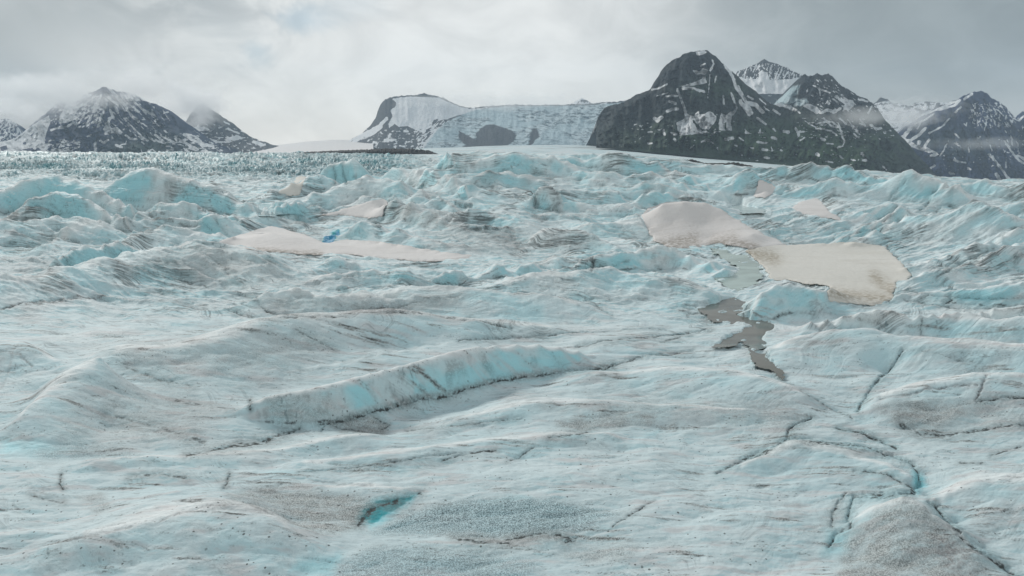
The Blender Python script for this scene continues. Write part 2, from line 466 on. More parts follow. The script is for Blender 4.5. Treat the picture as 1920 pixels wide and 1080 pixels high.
# behind the near crest the ice falls away out of sight, most towards the right
for _b in (288, 290, 293, 297, 302, 308):
    SPOTS.append([(x, _b + d, -d) for x, d in ((860, 10), (960, 14), (1060, 24), (1160, 26), (1240, 26), (1330, 30), (1430, 36),
                                              (1540, 40), (1640, 48), (1740, 60), (1840, 66), (1960, 66), (2200, 66))])
for _b in (315, 322):
    SPOTS.append([(x, _b + d, -d) for x, d in ((1420, 22), (1540, 24), (1640, 34), (1740, 44), (1840, 44), (1960, 44))])
for _b in (1120, 1200, 1400, 2000):
    SPOTS.append([(x, _b, 0) for x in range(-400, 2400, 250)])

# ground hidden behind the skyline of the broken ice: (image x, row it would have, rows on the mean surface)
SKY = [(812, 318), (832, 312), (856, 306), (880, 300), (905, 296), (960, 285), (1005, 296), (1035, 293), (1085, 312), (1150, 284), (1190, 292), (1230, 293),
       (1290, 312), (1370, 312), (1440, 312), (1467, 306), (1515, 305), (1570, 314), (1640, 328), (1668, 328), (1700, 314), (1740, 326),
       (1790, 342), (1843, 333), (1890, 344), (1940, 330), (2000, 336), (2200, 336)]
HIDDEN = [(x, row + 10 + k * 9, b) for k, b in enumerate((362, 350, 338, 328)) for x, row in SKY if x > 800 and row + 10 + k * 9 < b + 20]

# snow beds: outline in image positions, thickness in metres, label
SNOW_BEDS = [
    ([(1199, 404), (1214, 392), (1236, 382), (1262, 379), (1300, 378), (1322, 381), (1348, 393), (1372, 408), (1400, 424), (1430, 438),
      (1458, 452), (1478, 459), (1440, 463), (1404, 466), (1380, 462), (1352, 456), (1330, 458), (1300, 463), (1262, 465), (1232, 456),
      (1218, 440), (1208, 420)], 0.9, 'broad domed bed of greyish pink old snow above the brown meltwater, its lower edge pitted'),
    ([(1398, 470), (1436, 461), (1480, 460), (1540, 457), (1602, 455), (1660, 462), (1670, 474), (1684, 490), (1700, 505), (1709, 516),
      (1700, 526), (1681, 527), (1677, 545), (1671, 563), (1638, 571), (1594, 568), (1552, 565), (1546, 547), (1556, 537), (1532, 532),
      (1500, 530), (1480, 524), (1446, 524), (1436, 506), (1418, 488)], 0.8,
     'large flat sand coloured snow bed right of the grey pond, ringed by a dark crack'),
    ([(408, 455), (440, 444), (478, 433), (510, 424), (540, 432), (580, 443), (606, 455), (622, 454), (650, 450), (702, 452), (752, 459),
      (802, 468), (852, 476), (896, 481), (850, 488), (782, 490), (722, 484), (662, 477), (612, 478), (562, 476), (502, 471), (450, 464)],
     0.9, 'long tapering pink grey snow bed running right from below the deep blue slot'),
    ([(602, 402), (630, 396), (662, 389), (682, 380), (722, 373), (728, 382), (720, 396), (716, 406), (690, 409), (650, 404)], 0.6,
     'small pale pink snow bed on the slope above the deep blue slot'),
    ([(520, 364), (538, 352), (550, 341), (558, 331), (576, 330), (572, 342), (568, 356), (562, 366)], 0.6,
     'little tan snow patch on the bank above the turquoise pond'),
    ([(1480, 391), (1497, 379), (1528, 370), (1542, 384), (1556, 400), (1576, 412), (1540, 408), (1500, 401)], 0.6,
     'pink triangular snow patch upslope of the large sand coloured bed'),
    ([(1412, 368), (1416, 350), (1421, 336), (1434, 342), (1452, 352), (1444, 364), (1428, 372)], 0.5,
     'small pointed pinkish snow patch beside the far right meltwater pool'),
]
# water: outline, kind of water, label
WATERS = [
    ([(1308, 576), (1326, 567), (1350, 560), (1376, 558), (1394, 568), (1404, 586), (1420, 599), (1442, 604), (1448, 613), (1434, 626),
      (1430, 640), (1440, 656), (1455, 682), (1468, 712), (1448, 698), (1424, 686), (1410, 670), (1408, 654), (1390, 640), (1360, 650),
      (1336, 656), (1354, 640), (1388, 624), (1410, 612), (1396, 602), (1340, 600), (1316, 588)], 'grey',
     'murky grey brown meltwater pond narrowing to a broken stream downslope'),
    ([(1330, 462), (1352, 464), (1378, 478), (1402, 484), (1424, 500), (1430, 520), (1410, 534), (1384, 546), (1352, 534), (1340, 520),
      (1366, 510), (1386, 502), (1372, 494), (1348, 482)], 'green', 'shallow grey green meltwater channel at the foot of the snow beds'),
    ([(478, 390), (498, 380), (512, 384), (520, 396), (560, 403), (516, 410), (504, 404), (484, 402)], 'cyan',
     'small turquoise pond under the block of blue ice'),
    ([(1356, 374), (1384, 372), (1412, 384), (1438, 392), (1430, 400), (1394, 398), (1366, 386)], 'pale',
     'narrow pale grey pool between ridges above the domed snow bed'),
]
# dark seams, cracks, channels: (points, width px, depth px, darkness, tint)   tint: d dirt, p pink, r red
SEAMS = [
    ([(1690, 652), (1668, 690), (1640, 722), (1612, 760), (1608, 775)], 4, 3, .55, 'd'),
    ([(1520, 790), (1476, 812), (1476, 822), (1446, 836), (1400, 852), (1345, 880)], 4, 3, .6, 'd'),
    ([(1476, 822), (1530, 829), (1600, 838), (1680, 856), (1716, 876), (1722, 890)], 3, 3, .6, 'd'),
    ([(1570, 808), (1610, 814), (1652, 826), (1680, 842)], 4, 3, .65, 'd'),
    ([(1602, 880), (1640, 884), (1680, 898), (1712, 918), (1700, 926)], 4, 2, .6, 'd'),
    ([(1722, 888), (1724, 904), (1712, 922), (1640, 928), (1600, 934), (1590, 962), (1596, 986), (1570, 1000), (1556, 1024)], 5, 4, .5, 'd'),
    ([(1586, 926), (1572, 942), (1562, 962), (1560, 990)], 3, 2, .6, 'd'),
    ([(1740, 936), (1762, 962), (1784, 990), (1800, 1000)], 5, 4, .7, 'd'),
    ([(1790, 1000), (1840, 1034), (1890, 1068), (1930, 1092)], 6, 5, .6, 'd'),
    ([(1150, 992), (1190, 966), (1226, 942)], 2.5, 1.5, .55, 'd'),
    ([(600, 794), (640, 788), (700, 770), (745, 757), (790, 745), (830, 740), (880, 728), (940, 712), (985, 704), (1030, 702),
      (1090, 694), (1150, 684)], 4, 3, .85, 'd'),
    ([(600, 806), (612, 792), (640, 800), (700, 806), (730, 792), (700, 780)], 3, 2, .5, 'd'),
    ([(1150, 684), (1220, 664), (1300, 654)], 3, 2, .4, 'd'),
    ([(560, 802), (500, 820), (440, 834), (400, 846), (350, 856)], 7, 2, .6, 'd'),
    ([(469, 744), (471, 768)], 3, 2, .8, 'd'),
    ([(192, 557), (130, 560), (60, 566), (0, 574)], 3, 2, .75, 'r'),
    ([(150, 562), (100, 566), (50, 570)], 7, 1, .6, 'r'),
    ([(192, 557), (270, 560), (330, 566), (400, 574), (460, 590), (530, 597), (600, 595), (650, 598)], 3, 2, .5, 'd'),
    ([(480, 553), (492, 575), (520, 588), (560, 593)], 3, 2, .6, 'd'),
    ([(330, 458), (370, 470), (400, 488), (420, 498), (430, 516)], 6, 2, .55, 'd'),
    ([(225, 497), (270, 507), (320, 521), (370, 532), (400, 540)], 4, 2, .75, 'd'),
    ([(280, 485), (320, 492), (350, 500), (380, 512), (420, 535)], 4, 2, .4, 'd'),
    ([(480, 470), (520, 475), (560, 479), (600, 478)], 4, 1, .6, 'p'),
    ([(570, 530), (600, 527), (625, 520), (660, 510), (700, 507), (740, 505)], 3, 2, .5, 'd'),
    ([(800, 529), (830, 530), (860, 528)], 6, 3, .75, 'd'),
    ([(690, 575), (706, 580), (725, 574), (740, 580)], 9, 1, .8, 'r'),
    ([(650, 582), (680, 577), (740, 572), (800, 562), (860, 558)], 5, 1, .35, 'd'),
    ([(10, 400), (40, 388), (60, 370), (72, 366)], 4, 2, .85, 'd'),
    ([(28, 408), (50, 395), (75, 385), (95, 392), (110, 404), (130, 408)], 12, 2, .6, 'd'),
    ([(90, 372), (108, 384), (120, 395)], 7, 2, .45, 'd'),
    ([(285, 405), (310, 402), (330, 412), (350, 420), (380, 424)], 9, 2, .6, 'd'),
    ([(255, 440), (240, 425), (232, 410), (250, 418)], 5, 2, .6, 'd'),
    ([(262, 430), (290, 424), (320, 410)], 7, 1, .5, 'd'),
    ([(372, 405), (385, 420), (400, 432)], 4, 2, .5, 'd'),
    ([(405, 410), (415, 425), (424, 435)], 3, 2, .5, 'd'),
    ([(725, 378), (722, 392), (720, 400)], 8, 3, .8, 'd'),
    ([(602, 402), (650, 385), (690, 378), (715, 368), (740, 370)], 3, 2, .6, 'p'),
    ([(1112, 478), (1113, 492), (1109, 512)], 3, 3, .8, 'd'),
    ([(1109, 512), (1130, 505), (1150, 496), (1180, 487)], 2.5, 2, .6, 'd'),
    ([(1000, 360), (1004, 375), (1002, 384)], 4, 3, .8, 'd'),
    ([(1003, 384), (1030, 388), (1050, 392)], 3, 2, .7, 'd'),
    ([(1060, 402), (1080, 405), (1095, 412), (1105, 418)], 4, 2, .7, 'd'),
    ([(1020, 352), (1038, 358), (1046, 372)], 7, 2, .5, 'd'),
    ([(855, 428), (880, 430), (910, 432), (940, 433), (965, 437)], 5, 2, .75, 'd'),
    ([(860, 432), (900, 436), (940, 445), (990, 450)], 9, 1, .45, 'r'),
    ([(960, 442), (970, 455), (985, 465)], 9, 1, .4, 'r'),
    ([(1000, 402), (1015, 412), (1025, 408)], 8, 1, .45, 'r'),
    ([(1662, 460), (1672, 478), (1686, 494), (1704, 508), (1710, 520), (1680, 526), (1676, 548), (1668, 566)], 3, 3, .8, 'd'),
    ([(1590, 566), (1620, 572), (1660, 568), (1672, 562)], 4, 2, .7, 'd'),
    ([(1555, 536), (1548, 550), (1552, 566), (1590, 570)], 3, 2, .6, 'd'),
    ([(1482, 524), (1510, 532), (1540, 534), (1556, 540)], 3, 2, .5, 'd'),
    ([(1540, 457), (1600, 455), (1660, 461)], 4, 2, .55, 'd'),
    ([(1410, 420), (1440, 436), (1470, 452), (1510, 460), (1540, 458)], 3, 2, .6, 'd'),
    ([(1198, 410), (1214, 428), (1220, 440), (1205, 448), (1222, 456)], 6, 2, .5, 'd'),
    ([(1540, 456), (1570, 440), (1610, 428), (1640, 412), (1670, 392)], 3, 2, .5, 'd'),
    ([(1590, 443), (1620, 434), (1650, 420), (1665, 402), (1678, 385)], 4, 2, .5, 'd'),
    ([(1470, 448), (1500, 436), (1530, 425), (1545, 418)], 3, 2, .5, 'd'),
    ([(1448, 436), (1462, 420), (1480, 410)], 4, 2, .5, 'd'),
    ([(1658, 380), (1668, 360), (1690, 335)], 3, 2, .4, 'd'),
    ([(1752, 520), (1785, 502), (1820, 488), (1860, 468)], 5, 3, .6, 'd'),
    ([(1830, 505), (1870, 494), (1920, 476)], 3, 2, .5, 'd'),
    ([(1690, 544), (1740, 552), (1790, 556), (1850, 558), (1920, 556)], 3, 2, .5, 'd'),
    ([(1780, 552), (1784, 562), (1772, 568)], 5, 4, .8, 'd'),
    ([(1690, 562), (1740, 572), (1800, 578), (1850, 577), (1920, 572)], 3, 2, .5, 'd'),
    ([(1722, 395), (1732, 390), (1738, 375)], 5, 3, .7, 'd'),
    ([(1750, 398), (1758, 392)], 5, 3, .8, 'd'),
    ([(1724, 598), (1726, 624)], 3, 2, .5, 'd'),
    ([(1650, 750), (1700, 742), (1740, 730), (1800, 722), (1830, 722)], 3, 2, .55, 'r'),
    ([(1844, 706), (1838, 725), (1828, 745)], 4, 2, .75, 'r'),
    ([(1830, 750), (1880, 742), (1930, 744)], 3, 2, .6, 'd'),
    ([(1690, 798), (1730, 812), (1780, 815), (1840, 806), (1930, 796)], 8, 2, .55, 'd'),
    ([(1360, 572), (1300, 590), (1260, 582)], 3, 1, .5, 'd'),
    ([(1520, 586), (1545, 585), (1600, 595), (1660, 610)], 3, 1, .4, 'd'),
    ([(800, 365), (812, 372), (840, 378), (870, 386), (886, 388)], 5, 2, .6, 'd'),
    ([(885, 346), (900, 336), (915, 342), (925, 350)], 5, 2, .6, 'd'),
    ([(630, 345), (632, 330), (628, 318)], 4, 4, .6, 'd'),
    ([(652, 345), (648, 325), (646, 312)], 4, 4, .6, 'd'),
    ([(400, 845), (430, 838), (450, 828)], 8, 1, .6, 'd'),
    ([(430, 890), (426, 905), (420, 912)], 3, 2, .8, 'd'),
    ([(115, 890), (112, 910), (118, 918)], 3, 2, .7, 'd'),
    ([(300, 975), (340, 955), (400, 940), (470, 938), (500, 950), (545, 968)], 4, 1, .5, 'p'),
    ([(100, 1030), (180, 1010), (260, 980)], 5, 1, .4, 'p'),
    ([(950, 1008), (1020, 1000), (1080, 1010), (1060, 1014)], 6, 1, .6, 'd'),
    ([(860, 1006), (900, 1014), (960, 1018)], 6, 1, .55, 'd'),
    ([(760, 800), (850, 794), (920, 786), (980, 784)], 3, 1, .4, 'd'),
    ([(1030, 822), (1080, 818), (1100, 812)], 5, 1, .5, 'd'),
    ([(672, 980), (690, 962), (712, 950), (735, 942), (745, 936)], 6, 1, .95, 'd'),
    ([(725, 944), (745, 940)], 9, 1, .9, 'd'),
    ([(758, 932), (775, 928), (790, 926)], 5, 1, .7, 'd'),
    ([(560, 886), (640, 872), (740, 866), (820, 852), (900, 846)], 3, 1.5, .45, 'd'),
    ([(440, 905), (520, 896), (600, 900), (700, 905)], 3, 1.5, .35, 'p'),
    ([(830, 862), (880, 850), (930, 846)], 4, 1, .55, 'd'),
    ([(950, 870), (985, 848), (1000, 838)], 2.5, 1, .5, 'd'),
    ([(0, 660), (40, 668), (60, 690)], 4, 1, .4, 'r'),
    ([(640, 590), (740, 588), (820, 596), (900, 604), (960, 612)], 3, 2, .45, 'd'),
    ([(860, 640), (960, 628), (1060, 622), (1160, 618), (1250, 612)], 3, 2, .4, 'd'),
    ([(1080, 650), (1180, 640), (1280, 622), (1330, 612)], 3, 2, .4, 'd'),
    ([(560, 620), (600, 640), (625, 655)], 5, 1, .5, 'd'),
    ([(200, 770), (260, 790), (330, 815), (380, 830)], 7, 1, .4, 'd'),
    ([(240, 690), (300, 712), (360, 724)], 6, 1, .35, 'd'),
    ([(330, 745), (400, 762), (440, 770)], 6, 1, .4, 'd'),
    ([(0, 730), (20, 690), (30, 650)], 5, 1, .3, 'p'),
    ([(60, 930), (90, 938), (120, 942)], 5, 1, .5, 'd'),
    ([(240, 902), (300, 896), (350, 902)], 4, 1, .5, 'd'),
    ([(1500, 740), (1560, 770), (1600, 790)], 3, 2, .4, 'd'),
    ([(1100, 560), (1160, 566), (1230, 560)], 4, 1, .35, 'd'),
    ([(960, 548), (1040, 552), (1110, 565), (1150, 590)], 3, 2, .45, 'd'),
    ([(1240, 640), (1290, 628), (1340, 618)], 3, 1, .4, 'd'),
    ([(1700, 655), (1760, 668), (1820, 676)], 3, 1, .3, 'd'),
    ([(1860, 850), (1900, 840), (1930, 834)], 4, 1, .5, 'd'),
    ([(1800, 870), (1840, 868)], 4, 1, .5, 'd'),
]
# broad stains and granular ice: (outline, kind, strength, feather px)
STAINS = [
    ([(430, 925), (480, 908), (560, 912), (640, 918), (700, 935), (676, 975), (640, 1002), (590, 1000), (545, 985), (510, 955)], 'g', .8, 14),
    ([(770, 958), (840, 944), (960, 940), (1060, 950), (1160, 970), (1100, 996), (1000, 1004), (880, 996), (790, 992), (700, 998), (730, 975)],
     'b', .95, 12),
    ([(640, 1060), (690, 1030), (800, 1022), (900, 1030), (1010, 1052), (980, 1100), (620, 1100)], 'b', .7, 18),
    ([(1590, 1010), (1640, 960), (1690, 938), (1720, 950), (1760, 985), (1810, 1030), (1860, 1070), (1800, 1100), (1560, 1100)], 'g', .75, 18),
    ([(1740, 1000), (1780, 1000), (1820, 1040), (1840, 1080), (1780, 1080)], 'r', .5, 22),
    ([(250, 650), (340, 646), (460, 630), (520, 612), (600, 622), (640, 640), (560, 700), (460, 720), (300, 700), (220, 690)], 'g', .42, 45),
    ([(480, 745), (560, 738), (620, 742), (640, 770), (600, 788), (520, 782)], 'g', .5, 16),
    ([(610, 790), (680, 775), (730, 790), (720, 808), (640, 812)], 'g', .8, 10),
    ([(100, 800), (160, 730), (230, 690), (330, 720), (420, 760), (380, 820), (240, 850), (140, 840)], 'g', .35, 45),
    ([(50, 845), (140, 830), (240, 845), (270, 860), (180, 865), (80, 860)], 'b', .55, 16),
    ([(0, 480), (60, 465), (100, 470), (110, 500), (50, 518), (0, 515)], 'r', .32, 18),
    ([(280, 486), (340, 462), (420, 462), (500, 480), (560, 510), (560, 525), (460, 545), (360, 520)], 'g', .45, 24),
    ([(490, 555), (540, 546), (640, 552), (760, 560), (880, 545), (860, 570), (740, 590), (600, 596), (520, 590)], 'g', .5, 18),
    ([(640, 580), (690, 572), (770, 575), (740, 592), (660, 592)], 'r', .5, 12),
    ([(730, 384), (770, 382), (830, 404), (860, 424), (800, 422), (740, 408)], 'g', .55, 10),
    ([(800, 435), (870, 432), (960, 440), (1000, 470), (900, 474), (830, 456)], 'g', .45, 16),
    ([(990, 436), (1040, 428), (1100, 438), (1150, 460), (1060, 470), (1000, 462)], 'g', .35, 16),
    ([(930, 425), (960, 430), (985, 448), (980, 468), (940, 455)], 'r', .45, 10),
    ([(988, 400), (1010, 398), (1030, 408), (1015, 416), (1000, 412)], 'r', .5, 6),
    ([(1100, 735), (1250, 745), (1400, 760), (1510, 790), (1480, 812), (1400, 800), (1250, 790), (1120, 785)], 'g', .42, 26),
    ([(1040, 790), (1140, 778), (1230, 780), (1220, 800), (1140, 806), (1060, 812)], 'g', .7, 10),
    ([(1380, 745), (1460, 750), (1520, 790), (1500, 810), (1430, 790)], 'r', .35, 20),
    ([(1640, 770), (1720, 752), (1800, 752), (1820, 775), (1760, 800), (1680, 795)], 'g', .75, 14),
    ([(1780, 740), (1830, 735), (1900, 752), (1930, 790), (1850, 800), (1800, 780)], 'g', .4, 18),
    ([(1540, 970), (1570, 945), (1590, 960), (1560, 1000), (1500, 1010)], 'g', .4, 22),
    ([(1800, 980), (1880, 960), (1930, 965), (1900, 990), (1830, 995)], 'r', .35, 12),
    ([(380, 940), (440, 930), (500, 950), (480, 960), (400, 955)], 'r', .25, 14),
    ([(280, 760), (360, 740), (430, 790), (380, 840), (300, 820)], 'r', .25, 40),
    ([(1030, 1035), (1120, 1010), (1200, 1020), (1190, 1045), (1100, 1050)], 'g', .5, 14),
    ([(820, 990), (940, 995), (1060, 1005), (1050, 1016), (900, 1020), (840, 1008)], 'g', .55, 10),
    ([(150, 930), (190, 925), (210, 960), (180, 972)], 'g', .6, 14),
    ([(1760, 500), (1830, 480), (1860, 470), (1830, 500), (1790, 516)], 'g', .35, 12),
    ([(1700, 470), (1760, 432), (1800, 420), (1790, 445), (1740, 470)], 'g', .3, 12),
    ([(1850, 580), (1920, 545), (1920, 565)], 'g', .3, 10),
]
# clean blue ice faces: (outline, strength, feather px)
BLUE = [
    ([(772, 740), (780, 715), (860, 690), (940, 668), (1030, 668), (1085, 668), (1060, 692), (985, 700), (900, 722), (840, 736)], 1.0, 10),
    ([(105, 486), (140, 462), (200, 456), (260, 466), (300, 470), (240, 482), (170, 494), (120, 504)], 1.0, 6),
    ([(370, 452), (400, 440), (440, 442), (400, 452)], .9, 5),
    ([(0, 445), (60, 440), (110, 445), (100, 465), (40, 470), (0, 470)], .55, 12),
    ([(668, 972), (680, 945), (702, 934), (750, 928), (790, 922), (768, 944), (735, 966), (700, 984)], 1.45, 10),
    ([(560, 1050), (640, 1040), (620, 1080), (540, 1080)], .9, 16),
    ([(1712, 880), (1734, 890), (1738, 915), (1718, 925), (1708, 905)], 1.2, 7),
    ([(1550, 1000), (1600, 990), (1590, 1030), (1545, 1040)], .75, 16),
    ([(0, 815), (70, 820), (120, 840), (60, 850), (0, 850)], .8, 16),
    ([(620, 345), (610, 325), (640, 308), (665, 312), (672, 340), (650, 346)], 1.0, 5),
    ([(816, 314), (838, 278), (848, 288), (838, 314)], 1.0, 3),
    ([(516, 408), (514, 392), (540, 382), (566, 380), (572, 400), (540, 408)], 1.0, 3),
    ([(740, 527), (725, 512), (750, 505), (780, 518), (790, 530)], 1.0, 6),
    ([(612, 512), (615, 490), (645, 486), (650, 500)], .8, 6),
    ([(955, 516), (975, 494), (1002, 488), (1020, 512)], .8, 5),
    ([(1075, 508), (1110, 480), (1111, 510)], .8, 5),
    ([(1115, 505), (1116, 480), (1150, 476), (1200, 466), (1240, 474), (1200, 482), (1150, 494)], .75, 6),
    ([(1055, 390), (1050, 365), (1075, 372), (1085, 392)], .8, 5),
    ([(1172, 360), (1190, 346), (1225, 344), (1238, 350), (1200, 354)], .8, 4),
    ([(1190, 376), (1204, 362), (1215, 366), (1200, 386)], .8, 4),
    ([(866, 398), (890, 393), (925, 398), (915, 403)], .7, 4),
    ([(1300, 325), (1400, 320), (1340, 345), (1370, 360), (1330, 352)], .25, 8),
    ([(1372, 360), (1390, 325), (1412, 320), (1404, 345), (1385, 362)], .8, 5),
    ([(1527, 330), (1535, 316), (1560, 322), (1550, 332)], .9, 4),
    ([(1662, 374), (1672, 352), (1690, 335), (1680, 360)], .6, 5),
    ([(1740, 598), (1800, 606), (1920, 612), (1920, 636), (1800, 630), (1740, 624)], .55, 10),
    ([(1790, 560), (1860, 562), (1920, 558), (1920, 572), (1850, 576), (1792, 570)], .7, 5),
    ([(1725, 520), (1770, 506), (1800, 500), (1770, 514), (1735, 528)], .6, 6),
    ([(1440, 560), (1455, 548), (1480, 550), (1478, 560)], .7, 5),
    ([(598, 462), (604, 449), (620, 436), (638, 434), (628, 449), (612, 462)], 2.4, 2.0),
    ([(810, 529), (840, 524), (858, 528), (840, 533)], .9, 4),
    ([(160, 370), (200, 385), (260, 420), (235, 415), (190, 395), (158, 385)], .5, 8),
    ([(60, 362), (90, 350), (150, 350), (170, 360), (130, 352), (90, 362)], .6, 6),
    ([(350, 395), (380, 392), (400, 405), (370, 408)], .7, 6),
    ([(420, 372), (440, 370), (450, 392), (430, 400)], .7, 6),
    ([(700, 830), (760, 810), (790, 812), (740, 830)], .3, 12),
    ([(1180, 825), (1240, 805), (1230, 818)], .5, 8),
    ([(900, 945), (980, 935), (1000, 945)], .6, 10),
    ([(1050, 820), (1110, 812), (1080, 826), (1040, 832)], .5, 8),
    ([(850, 590), (960, 592), (1060, 590), (1060, 600), (950, 604)], .3, 10),
    ([(470, 890), (520, 880), (560, 890), (520, 896)], .4, 10),
]
# ------------------------------------------------------------------ ice surface (height field on the ground)
def densify(pts, step=22):
    out = []
    for a, b in zip(pts[:-1], pts[1:]):
        n = max(1, int(math.hypot(b[0] - a[0], b[1] - a[1]) / step))
        for k in range(n):
            t = k / n
            out.append(tuple(a[i] + (b[i] - a[i]) * t for i in range(len(a))))
    out.append(pts[-1])
    return out


# broad swell the ridges stand on, in pixels above the mean surface, by image column and row
_HR = [270, 283, 300, 320, 335, 350, 380, 400, 420, 450, 470, 520, 1200]
_C = np.array([98, 96, 88, 76, 67, 58, 42, 32, 22, 10, 4, 0, 0.])
_L = np.array([0, 0, 0, 0, 12, 24, 26, 22, 16, 8, 4, 0, 0.])
_R = np.array([70, 70, 70, 68, 64, 57, 42, 34, 24, 12, 6, 0, 0.])
_HX = [-9000, 380, 520, 640, 760, 860, 1260, 1420, 20000]
_HT = np.array([_L, _L, _L * .8, _C * .38, _C * .62, _C, _C, _R, _R])


def swell(px, row):
    t = np.array([np.interp(px, _HX, _HT[:, k]) for k in range(len(_HR))])
    return float(np.interp(row, _HR, t))


def ridge_point(px, py, b0, slope):
    """foot and crest of a ridge: rows on the mean surface and heights in pixels"""
    hf = swell(px, b0)
    bf = b0 + hf
    r = math.tan(RAD(slope + (7 if slope > 20 else 2))) / tanang(min(bf, 900.0))
    hc = hf + (b0 - py) * r / (1 + r)
    return bf, hf, py + hc, hc


def control_points():
    P = []                                          # (u, v, h)
    for slope, pts in RIDGES:
        for (px, py, b0) in densify(pts):
            bf, hf, bc, hc = ridge_point(px, py, b0, slope)
            vc = float(v_of_b(bc))
            u = (px - 960) / F_PX
            P.append((u, vc, hc))
            P.append((u, float(v_of_b(bf)), hf))
            drop = max(.85 * (hc - swell(px, py)), 3.0)
            P.append((u, vc + drop / F_PX / math.tan(RAD(33 if slope > 16 else 15)), hc - drop))
    for pts in SPOTS:
        mid = sum(q[1] for q in pts) / len(pts)
        span = max(q[1] for q in pts) - min(q[1] for q in pts)
        for (px, py, h) in (densify(pts, 40) if len(pts) > 1 else pts):
            if h > -9.5 or py > 420:
                h = h + swell(px, mid if span < 34 else py) * (1 if py > 330 else 0)
            P.append(((px - 960) / F_PX, float(v_of_b(max(286, py + h))), float(h)))
    for (px, row, b) in HIDDEN:
        P.append(((px - 960) / F_PX, float(v_of_b(b)), float(b - row)))
    P = np.array(P)
    # merge near coincident controls, keeping the highest rank (crests come first)
    keep = []
    cell = {}
    for i, (u, v, h) in enumerate(P):
        k = (int(round(u * 190)), int(round(v * 190)))
        if k in cell:
            j = cell[k]
            if abs(h) > abs(P[j][2]):
                keep[keep.index(j)] = i
                cell[k] = i
            continue
        cell[k] = i
        keep.append(i)
    return P[keep]


def rbf(P, U, V):
    u, v, h = P[:, 0], P[:, 1], P[:, 2]
    n = len(P)
    R = np.hypot(u[:, None] - u[None], v[:, None] - v[None])
    A = np.zeros((n + 1, n + 1))
    A[:n, :n] = R - np.eye(n) * 0.0015
    A[:n, n] = A[n, :n] = 1
    w = np.linalg.solve(A, np.append(h, 0))
    out = np.empty(U.size, np.float32)
    uf, vf = U.reshape(-1).astype(np.float32), V.reshape(-1).astype(np.float32)
    u32, v32, w32 = u.astype(np.float32), v.astype(np.float32), w[:n].astype(np.float32)
    for s in range(0, uf.size, 20000):
        d = np.sqrt((uf[s:s + 20000, None] - u32) ** 2 + (vf[s:s + 20000, None] - v32) ** 2)
        out[s:s + 20000] = d @ w32
    return out.reshape(U.shape) + np.float32(w[n])


def axis(segs):
    out = [segs[0][0]]
    for a, b, st in segs:
        n = max(1, int(round((b - a) / st)))
        out += list(a + (b - a) * np.arange(1, n + 1) / n)
    return np.array(out)


QUAL = 1.0
pxs = axis([(-9000, -900, 300), (-900, -160, 12), (-160, 2080, 1.9 / QUAL), (2080, 2800, 12), (2800, 10500, 300)])
v_near, v_far = float(v_of_b(1100)), float(v_of_b(287.0))
vs = axis([(math.log(7.0), v_near, .02), (v_near, math.log(80), .0016 / QUAL), (math.log(80), math.log(420), .0019 / QUAL),
           (math.log(420), v_far, .004 / QUAL)])
ctrl = control_points()
# coarse evaluation, then bilinear to the fine grid
cu = axis([(-1400, -160, 60), (-160, 2080, 3.4), (2080, 3300, 60)])
cv = axis([(2.0, v_near, .06), (v_near, math.log(420), .0036), (math.log(420), v_far, .02)])
CU, CV = np.meshgrid((cu - 960) / F_PX, cv)
HC = rbf(ctrl, CU, CV)
HC *= sstep(CV, 2.8, 3.25)
HC *= 1 - sstep(np.abs(CU), 1.0, 1.5)


def blur(a, k=1):
    for _ in range(k):
        a = np.pad(a, 1, mode='edge')
        a = (a[:-2, 1:-1] + a[2:, 1:-1] + 2 * a[1:-1, 1:-1]) / 4
        a = np.pad(a, ((0, 0), (1, 1)), mode='edge')
        a = (a[:, :-2] + a[:, 2:] + 2 * a[:, 1:-1]) / 4
    return a




def resample(arr, x, y):
    """bilinear lookup of a field given on (cu, cv)"""
    ix = np.clip(np.interp(x, cu, np.arange(len(cu))), 0, len(cu) - 1.001)
    iy = np.clip(np.interp(y, cv, np.arange(len(cv))), 0, len(cv) - 1.001)
    x0, y0 = ix.astype(int), iy.astype(int)
    fx, fy = (ix - x0).astype(np.float32)[None, :], (iy - y0).astype(np.float32)[:, None]
    a = arr[np.ix_(y0, x0)]
    b = arr[np.ix_(y0, x0 + 1)]
    c = arr[np.ix_(y0 + 1, x0)]
    d = arr[np.ix_(y0 + 1, x0 + 1)]
    return (a * (1 - fx) + b * fx) * (1 - fy) + (c * (1 - fx) + d * fx) * fy


nR, nC = len(vs), len(pxs)
PX = np.broadcast_to(pxs.astype(np.float32)[None, :], (nR, nC))
bs = b_of_v(vs)
bs[vs < v_near] = np.interp(vs[vs < v_near], [math.log(7.0), v_near], [2400, 1100])
Yv = np.exp(vs)
Zm = np.interp(bs, _ZB, _ZZ)
Zm[bs > 1080] = 0
BB = np.where(Yv < np.exp(v_near), 540 + F_PX * np.tan(np.clip(np.arctan((CAM_H - Zm) / Yv) - PITCH, -1.5, 1.5)), bs)
BB = BB.astype(np.float32)[:, None]
VV = np.broadcast_to((vs * F_PX).astype(np.float32)[:, None], (nR, nC))     # pixel-equivalent units along the ground
H = resample(HC, pxs, vs).astype(np.float32)
FORM = H - resample(blur(HC, 14), pxs, vs).astype(np.float32)        # crests > 0, troughs < 0
py0 = BB - H


def visible(py):
    run = np.minimum.accumulate(py, axis=0)
    return py <= run + 1.5


vis0 = visible(py0)


def cols(x0, x1):
    return slice(max(0, int(np.searchsorted(pxs, x0))), min(nC, int(np.searchsorted(pxs, x1)) + 1))


def rows_for(pyw, y0, y1):
    k = np.where(((pyw >= y0) & (pyw <= y1)).any(axis=1))[0]
    return slice(k[0], k[-1] + 1) if len(k) else slice(0, 0)


